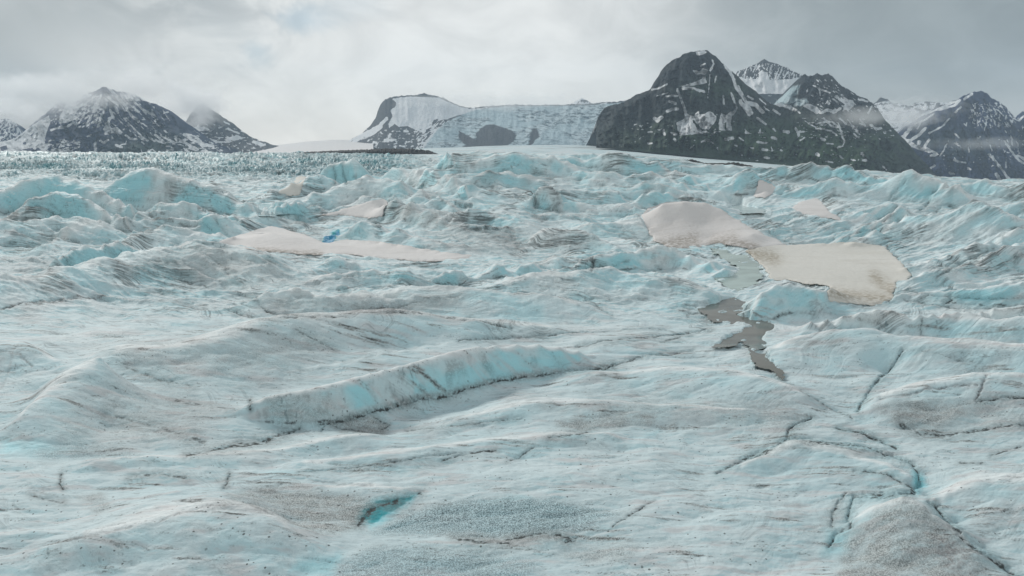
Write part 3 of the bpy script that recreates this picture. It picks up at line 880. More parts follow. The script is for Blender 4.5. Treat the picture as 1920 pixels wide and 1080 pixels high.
def poly_mask(poly, feather, pyf, visf, warp=None):
    """soft mask of an outline laid on the visible sheet of the ground; returns (window, mask)"""
    xs_, ys_ = [p[0] for p in poly], [p[1] for p in poly]
    m = feather + 12
    c = cols(min(xs_) - m, max(xs_) + m)
    r = rows_for(pyf[:, c], min(ys_) - m, max(ys_) + m)
    x, y = PX[r, c], pyf[r, c]
    if warp is not None:
        x = x + warp[0][r, c]
        y = y + warp[1][r, c]
    d, _ = seg_dist(x, y, poly, closed=True)
    sgn = np.where(in_poly(x, y, poly), d, -d)
    k = sstep(sgn, -feather, feather)
    return (r, c), k * visf[r, c], sgn


# the broken-edge warp, in pixels
def fN(wl, octs, seed, ax=1.0, gain=.5, rot=0.0, fn=fbm):
    c_, s_ = math.cos(rot), math.sin(rot)
    x, y = PX / wl, VV / wl
    if rot or ax != 1.0:
        x, y = (x * c_ + y * s_) / ax, (-x * s_ + y * c_)
    return fn(x, y, octs, gain, seed).astype(np.float32)


W1 = fN(34, 4, 3) * 9
W2 = fN(30, 4, 4) * 5
# --- region controls
fgk = sstep(BB, 540, 640)                                   # 1 in the smooth near ice
far = 1 - sstep(BB, 318, 345)
serac = far * sstep(-PX, -860, -700) * np.ones_like(BB)
rside = sstep(PX, 1260, 1420) * (1 - fgk)
calm = np.zeros((nR, nC), np.float32)                       # 1 where noise is calmed: snow beds and water
for poly, th, lb in SNOW_BEDS:
    (r, c), k, s = poly_mask(poly, 6, py0, vis0)
    calm[r, c] = np.maximum(calm[r, c], k)
for poly, kd, lb in WATERS:
    (r, c), k, s = poly_mask(poly, 4, py0, vis0)
    calm[r, c] = np.maximum(calm[r, c], k * .6)
lively = (1 - calm)
(r, c), k, s_ = poly_mask([(465, 770), (470, 740), (600, 705), (750, 665), (860, 640), (960, 630), (1110, 645), (1110, 690), (960, 712), (800, 742), (700, 772),
                          (600, 796)], 16, py0, vis0)
lively[r, c] *= 1 - .72 * k
# --- relief
amp = (1 - fgk) * (1 - .35 * rside)
N = fN(150, 3, 20) * 7 * (1 + .2 * fgk) + fN(310, 2, 18, 1.5, rot=.2) * 14 * fgk
N = N + (fN(84, 4, 21, 2.1, rot=-.42, fn=ridged) - .40) * 14 * amp * (1 - .6 * serac) * (1 - rside)
N = N + fN(200, 2, 19) * 7 * serac
N = N + (fN(74, 4, 25, 2.8, rot=.75, fn=ridged) - .40) * 12 * amp * rside
N = N + fN(24, 3, 27) * 1.0 * amp + fN(80, 4, 28, 2.6, rot=.15) * 4.5 * fgk + (fN(110, 4, 30, 3.0, rot=.12, fn=ridged) - .4) * -7.0 * fgk + fN(18, 3, 29) * .9 * fgk
N = N + (fN(21, 4, 23, 1.8, rot=-.3, fn=ridged, gain=.6) - .4) * 3.0 * amp * (1 - rside) * (1 - serac)
N = N + (fN(21, 4, 24, 2.4, rot=.7, fn=ridged, gain=.6) - .4) * 3.8 * amp * rside
N = N + (fN(30, 4, 22, 2.6, rot=.1, fn=ridged, gain=.55) - .4) * .8 * fgk
# layered banding of the ice: thin ledges that follow the slopes
warpA = fN(180, 3, 31) * 60
strata_c = (H * 1.3 + N * 1.1) * (1 - .65 * fgk)
ph = (VV * .42 + PX * .10 + warpA + strata_c) / 9.0
phR = (VV * .30 - PX * .62 + warpA * .7 + strata_c) / 10.0
phL = (VV * .40 + PX * .34 + warpA + strata_c) / 9.0
wl_ = 1 - sstep(PX, 380, 760)
wr_ = sstep(PX, 1230, 1450)
brk = fbm(PX / 55, VV / 40, 3, .5, 33)
sA = fbm(ph * .35, PX / 260.0 + warpA / 300, 4, .62, 40)
sL = fbm(phL * .35, PX / 260.0 + VV / 600, 4, .62, 42)
sR = fbm(phR * .35, (PX + VV) / 300.0, 4, .62, 44)
strata = (sA * (1 - wl_) * (1 - wr_) + sL * wl_ + sR * wr_).astype(np.float32)
N = N + strata * 3.6 * amp * (1 - .6 * serac) + strata * .8 * fgk
# flutes running down the slopes of the broken ice
fl = fbm(PX / 7.5 + warpA * .03 + VV / 60, VV / 46, 3, .5, 50)
N = N + fl * .9 * amp * (1 - serac) * sstep(brk, -.3, .3)
sr = ridged(PX / 11.0 + VV / 90, VV / 13.0, 3, .5, 61)
sr2 = ridged(PX / 34.0 - VV / 160, VV / 30.0, 3, .5, 62)
farfade = 1 - .62 * sstep(VV / F_PX, math.log(500), math.log(2500))
vary = .45 + 1.1 * sstep(fbm(PX / 110, VV / 200, 3, .5, 64), -.25, .3)
N = N + serac * ((sr - .42) * 9.0 + (sr2 - .42) * 7.0) * farfade * vary
rough_r = far * sstep(PX, 1180, 1300)
N = N + rough_r * (ridged(PX / 16.0, VV / 16.0, 3, .5, 63) - .4) * 4
N = N * lively * (1 - sstep(np.abs(PX - 960), 1800, 2800))
H1 = H + N * sstep(VV / F_PX, 2.6, 3.2) * (1 - sstep(VV / F_PX, math.log(3200), v_far))
py1 = BB - H1
vis1 = visible(py1)

# --- seams: carved and stained
dirt = np.zeros((nR, nC), np.float32)  # seam dirt, plus shade painted into troughs and serac gaps
pink = np.zeros_like(dirt)
red = np.zeros_like(dirt)
blue = np.zeros_like(dirt)
gran = np.zeros_like(dirt)
coolg = (serac * .75).astype(np.float32)
carve = np.zeros_like(dirt)
J1 = fN(9, 3, 6) * 3.0
J2 = fN(8, 3, 7) * 2.2
WJ = (W1 * .45 + J1, W2 * .45 + J2)
alongv = np.clip(.25 + 1.1 * sstep(fN(17, 3, 8), -.35, .28), 0, 1.2)
for pts, w, dep, dk, tint in SEAMS:
    m = w * 3 + 8
    xs_, ys_ = [p[0] for p in pts], [p[1] for p in pts]
    c = cols(min(xs_) - m, max(xs_) + m)
    r = rows_for(py0[:, c], min(ys_) - m, max(ys_) + m)
    d, t = seg_dist(PX[r, c] + WJ[0][r, c], py0[r, c] + WJ[1][r, c], pts)
    ragged = .55 + .9 * np.clip(brk[r, c] * 1.6 + .5, 0, 1)
    k = np.exp(-(d / (w * .62 * ragged)) ** 2) * vis0[r, c]
    core = np.exp(-(d / (w * .50 * ragged)) ** 2) * vis0[r, c]
    carve[r, c] = np.maximum(carve[r, c], k * dep)
    halo = np.exp(-(d / (w * 2.2)) ** 2) * vis0[r, c] * .30
    core = core * alongv[r, c]
    k = k * (.4 + .6 * alongv[r, c])
    if dep >= 3:
        blue[r, c] = np.maximum(blue[r, c], np.exp(-(d / (w * 2.0)) ** 2) * vis0[r, c] * .38)
    if tint == 'd':
        dirt[r, c] = np.maximum(dirt[r, c], np.maximum(core, halo * 1.2) * dk * (.85 + .65 * fgk[r]))
    elif tint == 'p':
        dirt[r, c] = np.maximum(dirt[r, c], core * dk * .6)
        pink[r, c] = np.maximum(pink[r, c], np.maximum(k, halo) * dk)
    else:
        red[r, c] = np.maximum(red[r, c], np.maximum(k, halo) * dk)
        dirt[r, c] = np.maximum(dirt[r, c], core * dk * .7)
for poly, kd, st, fe in STAINS:
    (r, c), k, s = poly_mask(poly, fe, py0, vis0, (W1 * (.4 + fe / 25), W2 * (.4 + fe / 25)))
    tgt = {'g': gran, 'b': coolg, 'r': red}[kd]
    tgt[r, c] = np.maximum(tgt[r, c], k * st)
for poly, st, fe in BLUE:
    (r, c), k, s = poly_mask(poly, fe, py0, vis0, (W1 * min(1.1, fe / 9) + J1 * min(1.0, fe / 6), W2 * min(1.1, fe / 9) + J2 * min(1.0, fe / 6)))
    blue[r, c] = np.maximum(blue[r, c], k * st)
slot = np.zeros_like(dirt)
H2 = H1 - carve
# pond basins are cut a little below the water table
W1p, W2p = W1 * 1.6 + J1 * 1.6, W2 * 1.2 + J2 * 1.2
pond_data = []
for poly, kd, lb in WATERS:
    (r, c), k, s = poly_mask(poly, 3.5, py0, vis0, (W1p, W2p))
    pond_data.append((r, c, k))
# ground coordinates
Tm = (Yv * math.cos(PITCH) + (CAM_H - Zm) * math.sin(PITCH)).astype(np.float32)[:, None]
X3 = (PX - 960) / F_PX * Tm
Y3 = np.broadcast_to(Yv.astype(np.float32)[:, None], (nR, nC))


def height_of(h):
    return (CAM_H - Yv[:, None] * tanang(BB - h)).astype(np.float32)


Z3 = height_of(H2)
waters = []
Zbase = height_of(H)
for (poly, kd, lb), (r, c, k) in zip(WATERS, pond_data):
    wet = np.where(k > .5, 1.0, 1e-4)
    zs = Zbase[r, c]
    lvl = (zs * wet).sum(1) / wet.sum(1)
    lvl = np.interp(np.arange(len(lvl)), np.where((k > .5).any(1))[0], lvl[(k > .5).any(1)])
    lvl = np.convolve(np.pad(lvl, 40, mode='edge'), np.ones(81) / 81, 'valid')
    if kd in ('cyan', 'pale'):
        lvl = lvl * 0 + np.percentile(zs[k > .5], 30)
    L = np.broadcast_to(lvl[:, None], zs.shape).astype(np.float32)
    isl = {'grey': .5, 'green': .55}.get(kd, .0) * fbm(PX[r, c] / 34, VV[r, c] / 40, 3, .45, 91)
    Z3[r, c] = Z3[r, c] * (1 - k) + (L - .22 + isl) * k
    waters.append((poly, kd, lb, L, r, c, k))
    (r2, c2), k2, s2_ = poly_mask(poly, 14, py0, vis0, (W1p, W2p))
    if kd in ('grey', 'green'):
        coolg[r2, c2] = np.maximum(coolg[r2, c2], k2 * (.75 if kd == 'grey' else .35) * sstep(fbm(PX[r2, c2] / 18, VV[r2, c2] / 16, 3, .5, 97), -.3, .3))
# painted per ridge: shade on clean blue front, light on weathered crest, dark foot
face = np.zeros((nR, nC), np.float32)
crest_lit = np.zeros_like(face)
foot = np.zeros_like(face)
gap = fbm(PX / 26, VV / 40, 3, .55, 95)
for ri, (slope, pts) in enumerate(RIDGES):
    if any(q[0] <= p_[0] for p_, q in zip(pts[:-1], pts[1:])):
        continue
    c = cols(pts[0][0], pts[-1][0])
    xx = pxs[c]
    py_ = np.interp(xx, [p_[0] for p_ in pts], [p_[1] for p_ in pts])
    b0_ = np.interp(xx, [p_[0] for p_ in pts], [p_[2] for p_ in pts])
    rp = np.array([ridge_point(a_, b_, c_, slope) for a_, b_, c_ in zip(xx, py_, b0_)])
    hc_ = rp[:, 3] - rp[:, 1]
    vc_, vb_ = v_of_b(rp[:, 2]), v_of_b(rp[:, 0])
    rs = slice(int(np.searchsorted(vs, vb_.min() - .03)), int(np.searchsorted(vs, vc_.max() + .03)) + 1)
    t = (vs[rs, None] + W2[rs, c] * .00035 - vb_[None]) / np.maximum(vc_ - vb_, .004)[None]
    endf = sstep(xx, xx[0], xx[0] + 14) * (1 - sstep(xx, xx[-1] - 14, xx[-1]))
    big = np.clip(hc_ / 22.0, .25, 1.0)
    st = (.95 if slope >= 24 else .55 if slope >= 20 else .22) * big * endf
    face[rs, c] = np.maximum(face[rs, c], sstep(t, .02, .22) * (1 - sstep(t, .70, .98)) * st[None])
    crest_lit[rs, c] = np.maximum(crest_lit[rs, c], sstep(t, .80, 1.0) * (1 - sstep(t, 1.15, 1.6)) * endf[None])
    foot[rs, c] = np.maximum(foot[rs, c], np.exp(-((t + .03) / .07) ** 2) * (st * .9)[None])
# surface slope
gy = np.gradient(Z3, axis=0) / np.gradient(Yv.astype(np.float32))[:, None]
gx = np.gradient(Z3, axis=1) / np.gradient(X3, axis=1)
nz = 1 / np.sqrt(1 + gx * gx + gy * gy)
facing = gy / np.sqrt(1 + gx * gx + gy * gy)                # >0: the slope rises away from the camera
curv = H1 - blur(H1, 3)
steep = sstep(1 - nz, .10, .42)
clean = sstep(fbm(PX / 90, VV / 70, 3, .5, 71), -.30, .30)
front = sstep(facing, .06, .34)  # slopes turned from the sun, given a painted cyan shade
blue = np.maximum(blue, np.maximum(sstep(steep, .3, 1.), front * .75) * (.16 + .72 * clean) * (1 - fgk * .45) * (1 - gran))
blue = np.maximum(blue, serac * (.55 + .9 * sstep(fbm(PX / 60, VV / 90, 3, .5, 76), -.3, .4)))
dirt = np.maximum(dirt, serac * (1 - sstep(sr, .16, .34)) * .8)  # relief shade painted into the gaps between seracs
# natural dark partings along the layering; hollows darkened as well
thin = np.exp(-(np.abs(strata) / .030) ** 1.4)
thin2 = np.exp(-(np.abs(strata - .22) / .022) ** 1.4)
where_ = sstep(brk + .5 * fbm(PX / 17, VV / 15, 2, .5, 72), .0, .5)
dirt = np.maximum(dirt, (thin + thin2) * where_ * (.45 * amp + .22 * fgk) * (1 - .5 * serac))
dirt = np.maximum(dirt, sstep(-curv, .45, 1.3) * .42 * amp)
streak = fbm(PX / 150 + warpA / 260, VV / 15 + PX / 190, 5, .62, 77)
streak2 = fbm(PX / 46 + warpA / 200, VV / 9 - PX / 120, 4, .62, 78)
patch = sstep(fbm(PX / 210, VV / 120, 3, .5, 79), -.12, .30)
gran = np.maximum(gran, fgk * sstep(streak, .12, .34) * patch * .95)
pink = np.maximum(pink, fgk * sstep(fbm(PX / 130, VV / 34, 4, .6, 82), .05, .4) * .8)
dirt = np.maximum(dirt, fgk * sstep(streak + .5 * streak2, .34, .58) * patch * .85)
dirt = np.maximum(dirt, fgk * np.exp(-(np.abs(streak2) / .03) ** 1.3) * sstep(streak, .06, .3) * .7)
coolg = np.maximum(coolg, fgk * sstep(-streak, .22, .5) * .30)
gran = np.maximum(gran, .20 * sstep(fbm(PX / 120, VV / 60, 4, .55, 73), .05, .45) * (1 - far))
pinkn = .36 * sstep(fbm(PX / 150, VV / 90, 4, .55, 74), .08, .5) * (1 - serac)
pink = np.maximum(pink, pinkn)
phAL = (ph * (1 - wl_) + phL * wl_).astype(np.float32)
gray_ = sstep(gap, -.05, .35)
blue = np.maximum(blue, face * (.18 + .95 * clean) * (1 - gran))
dirt = np.maximum(dirt, foot * (.25 + .75 * gray_))
dirt = np.maximum(dirt, face * (1 - clean) * .35 * gray_)
crest = np.maximum(crest_lit * .9, np.maximum(sstep(curv, .15, 1.0) * sstep(nz, .6, .9), sstep(FORM, .6, 4.0) * sstep(-facing, -.06, .10) * .9))  # tops whitened in the colour to look lit
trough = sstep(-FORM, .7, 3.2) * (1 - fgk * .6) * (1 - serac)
dirt = np.maximum(dirt, trough * sstep(brk + .6 * fbm(PX / 15, VV / 12, 3, .55, 75), -.05, .55) * .50)  # shade of the troughs painted in, patchy dark and then blue
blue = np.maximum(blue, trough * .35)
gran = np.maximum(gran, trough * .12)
for a in (dirt, pink, red, gran, coolg):
    a *= (1 - calm * (.9 if a is not coolg else .3))
blue *= (1 - calm)
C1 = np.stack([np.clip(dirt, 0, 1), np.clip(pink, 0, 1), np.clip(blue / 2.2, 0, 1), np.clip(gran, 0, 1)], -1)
C2 = np.stack([np.clip(red, 0, 1), np.clip(coolg, 0, 1), np.clip(crest, 0, 1), np.ones_like(PX)], -1)
C3 = np.stack([phAL, phR.astype(np.float32), np.broadcast_to(wr_, (nR, nC)), PX / 100], -1)


def ice_material():
    m = bpy.data.materials.new("glacier_ice")
    m.use_nodes = True
    t = m.node_tree
    t.nodes.clear()
    g = NT(t)
    pos = g.n('ShaderNodeTexCoord').outputs['Object']
    a1 = g.n('ShaderNodeAttribute', attribute_name='c1')
    a2 = g.n('ShaderNodeAttribute', attribute_name='c2')
    s1 = g.n('ShaderNodeSeparateColor', {0: a1.outputs['Color']})
    s2 = g.n('ShaderNodeSeparateColor', {0: a2.outputs['Color']})
    dirt_shade_, pink_, blue_, gran_ = s1.outputs[0], s1.outputs[1], s1.outputs[2], a1.outputs['Alpha']
    red_, cool_, crest_lit_ = s2.outputs[0], s2.outputs[1], s2.outputs[2]
    a3 = g.n('ShaderNodeAttribute', attribute_name='c3')
    s3 = g.n('ShaderNodeSeparateColor', {0: a3.outputs['Color']})
    ph_, phr_, wr3, along_ = s3.outputs[0], s3.outputs[1], s3.outputs[2], a3.outputs['Alpha']
    sep = g.n('ShaderNodeSeparateXYZ', {0: pos})
    lny = g.math('LOGARITHM', g.math('MAXIMUM', sep.outputs[1], 5.0), math.e)
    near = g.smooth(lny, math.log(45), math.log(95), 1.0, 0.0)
    steep = g.smooth(g.n('ShaderNodeSeparateXYZ', {0: g.n('ShaderNodeNewGeometry').outputs['True Normal']}).outputs[2], .97, .80)
    # layering of the ice: long thin partings that follow the folded layers
    lays = []
    for phx in (ph_, phr_):
        lv = g.n('ShaderNodeCombineXYZ', {0: phx, 1: g.math('MULTIPLY', along_, .40), 2: g.math('MULTIPLY', lny, 2.0)}).outputs[0]
        lays.append((g.noise(lv, .42, 6, .66, .25), g.noise(lv, 1.3, 4, .6, .2)))
    lay = g.n('ShaderNodeMix', {0: wr3, 2: lays[0][0], 3: lays[1][0]}).outputs[0]
    lay2 = g.n('ShaderNodeMix', {0: wr3, 2: lays[0][1], 3: lays[1][1]}).outputs[0]
    gate = g.smooth(g.noise(g.n('ShaderNodeCombineXYZ', {0: along_, 1: g.math('MULTIPLY', lny, 9.0)}).outputs[0], .8, 5, .62), .49, .62)
    lineA = g.smooth(g.math('ABSOLUTE', g.math('SUBTRACT', lay, .47)), .022, .004)
    lineB = g.smooth(g.math('ABSOLUTE', g.math('SUBTRACT', lay2, .56)), .030, .006)
    part = g.math('MULTIPLY', g.math('MAXIMUM', lineA, g.math('MULTIPLY', lineB, .7)), g.math('ADD', g.math('MULTIPLY', gate, .95), .03), True)
    part = g.math('MULTIPLY', part, g.smooth(blue_, .15, .45, 1.0, .15))
    part = g.math('MULTIPLY', part, g.smooth(lny, math.log(45), math.log(110), .28, 1.0))
    # melt flutes running down the steeper faces
    flv = g.n('ShaderNodeCombineXYZ', {0: g.math('MULTIPLY', along_, 14.0), 1: g.math('MULTIPLY', lny, 9.0), 2: ph_}).outputs[0]
    flute = g.noise(flv, 1.0, 4, .6, .5)
    n_big = g.noise(g.mapping(pos, (.10, .22, .3)), 1.0, 4, .55)
    n_mid = g.noise(g.mapping(pos, (.7, 1.5, 1.5), (0, 0, .12)), 1.0, 6, .62)
    n_fine = g.noise(pos, 6.0, 5, .65)
    grain = g.noise(pos, 17.0, 3, .7)
    col = g.mix(g.smooth(n_big, .3, .7), (0.69, 0.805, 0.825, 1), (0.845, 0.895, 0.895, 1))
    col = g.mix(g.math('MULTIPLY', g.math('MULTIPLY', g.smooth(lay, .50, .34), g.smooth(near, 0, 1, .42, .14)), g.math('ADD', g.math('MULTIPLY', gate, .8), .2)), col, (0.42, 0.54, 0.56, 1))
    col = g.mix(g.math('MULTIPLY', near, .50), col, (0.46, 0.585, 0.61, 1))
    col = g.mix(g.math('MULTIPLY', g.smooth(n_mid, .52, .72), .15), col, (0.36, 0.47, 0.49, 1))
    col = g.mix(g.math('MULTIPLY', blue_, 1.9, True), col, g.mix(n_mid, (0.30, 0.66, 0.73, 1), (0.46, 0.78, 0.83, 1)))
    col = g.mix(g.math('MULTIPLY', crest_lit_, .8), col, (0.86, 0.88, 0.87, 1))  # painted light along the crests
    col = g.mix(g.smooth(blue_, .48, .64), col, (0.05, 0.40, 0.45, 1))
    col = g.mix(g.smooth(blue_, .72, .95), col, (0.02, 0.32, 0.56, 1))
    col = g.mix(g.math('MULTIPLY', pink_, .55, True), col, (0.60, 0.53, 0.52, 1))
    # granular, dirty ice: dark grains between pale ones
    gmask = g.smooth(grain, .44, .56)
    gcol = g.mix(gmask, (0.56, 0.575, 0.56, 1), (0.15, 0.14, 0.13, 1))
    gm = g.math('MULTIPLY', gran_, g.smooth(g.math('ADD', n_mid, g.math('MULTIPLY', n_fine, .4)), .52, .80, .30, 1.0))
    col = g.mix(g.math('MULTIPLY', gm, .95, True), col, gcol)
    ccol = g.mix(gmask, (0.50, 0.66, 0.69, 1), (0.08, 0.13, 0.15, 1))
    col = g.mix(g.math('MULTIPLY', cool_, .85, True), col, ccol)
    rm = g.math('MULTIPLY', red_, g.smooth(n_fine, .35, .62, .35, 1.0))
    col = g.mix(g.math('MULTIPLY', rm, .8, True), col, (0.20, 0.13, 0.125, 1))
    col = g.mix(g.math('MULTIPLY', part, .85, True), col, (0.15, 0.17, 0.17, 1))
    fm = g.math('MULTIPLY', g.math('MULTIPLY', g.smooth(flute, .54, .70), steep), gate)
    col = g.mix(g.math('MULTIPLY', fm, .75), col, (0.20, 0.27, 0.29, 1))
    fleck = g.math('MULTIPLY', g.smooth(g.noise(pos, 3.3, 6, .72), .60, .70), g.math('ADD', g.math('MULTIPLY', near, .12), .08))
    col = g.mix(fleck, col, (0.22, 0.24, 0.24, 1))
    dm = g.math('MULTIPLY', dirt_shade_, g.smooth(n_fine, .36, .56, .50, 1.25), True)
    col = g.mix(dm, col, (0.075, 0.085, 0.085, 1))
    # melt holes with dark silt at the bottom, in the near ice
    vo = g.n('ShaderNodeTexVoronoi', {'Vector': g.mapping(pos, (1.0, 1.0, .2)), 'Scale': 3.9, 'Randomness': 1.0}, feature='F1')
    sel = g.n('ShaderNodeSeparateColor', {0: vo.outputs['Color']}).outputs[0]
    size = g.math('MULTIPLY', g.smooth(sel, .40, 1.0, 0.0, 0.23), g.smooth(n_big, .36, .54, .35, 1.15))
    hole = g.math('LESS_THAN', g.math('ADD', vo.outputs['Distance'], g.math('MULTIPLY', g.math('SUBTRACT', n_fine, .35), .45)), g.math('ADD', size, -.01))
    hole = g.math('MULTIPLY', hole, g.math('MULTIPLY', g.math('MULTIPLY', near, .85), g.smooth(blue_, .08, .25, 1.0, 0.0)))
    col = g.mix(hole, col, (0.09, 0.10, 0.10, 1))
    b1 = g.noise(g.mapping(pos, (.9, 1.6, 1.6)), 1.0, 8, .68)
    bump = g.n('ShaderNodeBump', {'Height': b1, 'Strength': 0.5, 'Distance': g.smooth(near, 0, 1, .5, .22)})
    ldist = g.smooth(lny, math.log(30), math.log(400), .05, 1.5)
    bump = g.n('ShaderNodeBump', {'Height': g.math('SUBTRACT', lay, g.math('MULTIPLY', part, .25)), 'Strength': 0.9, 'Distance': ldist,
                                  'Normal': bump.outputs[0]})
    b2 = g.math('ADD', g.math('MULTIPLY', grain, g.math('ADD', g.math('MULTIPLY', gran_, .8), .25)), g.math('MULTIPLY', hole, -1.0))
    bump2 = g.n('ShaderNodeBump', {'Height': b2, 'Strength': 0.55, 'Distance': 0.07, 'Normal': bump.outputs[0]})
    rough = g.math('SUBTRACT', .66, g.math('MULTIPLY', blue_, .3))
    p = g.n('ShaderNodeBsdfPrincipled', {'Base Color': col, 'Roughness': rough, 'Normal': bump2.outputs[0], 'IOR': 1.31})
    p.inputs['Specular IOR Level'].default_value = .25
    o = g.n('ShaderNodeOutputMaterial')
    t.links.new(p.outputs[0], o.inputs[0])
    return m


ICE = ice_material()
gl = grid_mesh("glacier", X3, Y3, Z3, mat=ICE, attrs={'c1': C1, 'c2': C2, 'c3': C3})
tag(gl, 'rough blue white glacier ice with dirt seams filling the lower picture', 'glacier', 'structure')


def snow_material(name, c_a, c_b, c_d):
    m = bpy.data.materials.new(name)
    m.use_nodes = True
    t = m.node_tree
    t.nodes.clear()
    g = NT(t)
    pos = g.n('ShaderNodeTexCoord').outputs['Object']
    a1 = g.n('ShaderNodeAttribute', attribute_name='c1')
    s1 = g.n('ShaderNodeSeparateColor', {0: a1.outputs['Color']})
    big = g.noise(g.mapping(pos, (.05, .05, .1)), 1.0, 4, .55)
    fine = g.noise(pos, 2.2, 6, .65)
    col = g.mix(g.smooth(big, .35, .65), c_a, c_b)
    wash = g.noise(g.mapping(pos, (.07, .35, .3), (0, 0, .3)), 1.0, 6, .65, .5)
    col = g.mix(g.math('MULTIPLY', g.smooth(wash, .50, .72), .20), col, c_d)
    edge = g.math('MULTIPLY', s1.outputs[0], g.smooth(fine, .36, .6, .2, 1.1), True)
    col = g.mix(edge, col, c_d)
    col = g.mix(g.math('MULTIPLY', g.smooth(fine, .56, .72), .22), col, c_d)
    bump = g.n('ShaderNodeBump', {'Height': g.noise(pos, 1.1, 7, .62), 'Strength': .35, 'Distance': .35})
    p = g.n('ShaderNodeBsdfPrincipled', {'Base Color': col, 'Roughness': .7, 'Normal': bump.outputs[0]})
    p.inputs['Specular IOR Level'].default_value = .25
    o = g.n('ShaderNodeOutputMaterial')
    t.links.new(p.outputs[0], o.inputs[0])
    return m


SNOW_A = snow_material("old_snow_pink", (0.70, 0.66, 0.64, 1), (0.76, 0.725, 0.705, 1), (0.33, 0.29, 0.25, 1))
SNOW_B = snow_material("old_snow_sand", (0.66, 0.63, 0.575, 1), (0.73, 0.70, 0.65, 1), (0.36, 0.31, 0.24, 1))
DIRTY_EDGE = {0: [((1235, 462), (1300, 452), 16), ((1340, 460), (1372, 456), 16), ((1380, 458), (1420, 466), 8)],
              1: [((1400, 474), (1450, 486), 14), ((1560, 552), (1660, 560), 12), ((1640, 520), (1670, 545), 12)],
              2: [((480, 470), (600, 478), 6)]}
for i, (poly, th, lb) in enumerate(SNOW_BEDS):
    (r, c), k, sgn = poly_mask(poly, 3.0, py0, vis0, (W1 * .8 + J1, W2 * .6 + J2))
    kk = blur(np.clip(k, 0, 1), 2)
    base = height_of(H)[r, c]                                  # the smooth bed under the snow
    lift = th * (sstep(kk, .30, .95) - .12) + .10 * fbm(X3[r, c] / 6, Y3[r, c] / 6, 3, .5, 80 + i) * kk
    zz = np.maximum(base, Z3[r, c] * .5 + base * .5) + lift * .16 * np.clip(Yv[r, None] / 100, .4, 1.6)
    core = kk > .28
    cell = core[:-1, :-1] & core[1:, :-1] & core[:-1, 1:] & core[1:, 1:]
    dd = np.zeros(core.shape, np.float32)
    for (p, q, w) in DIRTY_EDGE.get(i, []):
        d, _ = seg_dist(PX[r, c] + W1[r, c], py0[r, c] + W2[r, c], [p, q])
        dd = np.maximum(dd, np.exp(-(d / w) ** 2))
    att = np.zeros(core.shape + (4,), np.float32)
    att[..., 0] = np.maximum(dd * .85, (1 - sstep(kk, .3, .7)) * .5)
    ob = grid_mesh("snow_patch", X3[r, c], Y3[r, c], zz, keep=cell, mat=SNOW_B if i in (1, 4) else SNOW_A, attrs={'c1': att})
    tag(ob, lb, 'snow patch', None, 'old snow beds lying on the ice')


def water_material(name, colr, rough):
    m = bpy.data.materials.new(name)
    m.use_nodes = True
    t = m.node_tree
    g = NT(t)
    t.nodes.clear()
    pos = g.n('ShaderNodeTexCoord').outputs['Object']
    n = g.noise(g.mapping(pos, (.12, .3, .3)), 1.0, 4, .6, .6)
    c = g.mix(g.smooth(n, .35, .65), colr, tuple(min(1, v * 1.35) for v in colr[:3]) + (1,))
    bump = g.n('ShaderNodeBump', {'Height': g.noise(pos, 2.0, 3, .5), 'Strength': .08, 'Distance': .05})
    p = g.n('ShaderNodeBsdfPrincipled', {'Base Color': c, 'Roughness': rough, 'IOR': 1.33, 'Normal': bump.outputs[0]})
    p.inputs['Specular IOR Level'].default_value = .4
    o = g.n('ShaderNodeOutputMaterial')
    t.links.new(p.outputs[0], o.inputs[0])
    return m


WMAT = {'grey': water_material("silty_water", (.15, .15, .135, 1), .12), 'green': water_material("shallow_water", (.34, .41, .385, 1), .25),
        'cyan': water_material("turquoise_water", (.36, .52, .54, 1), .2), 'pale': water_material("pale_water", (.40, .47, .47, 1), .2)}
for (poly, kd, lb, L, r, c, k) in waters:
    area = k > .04
    cell = area[:-1, :-1] & area[1:, :-1] & area[:-1, 1:] & area[1:, 1:]
    ob = grid_mesh("meltwater", X3[r, c], Y3[r, c], L - .04, keep=cell, mat=WMAT[kd])
    tag(ob, lb, 'meltwater', 'structure', 'meltwater pools on the ice')
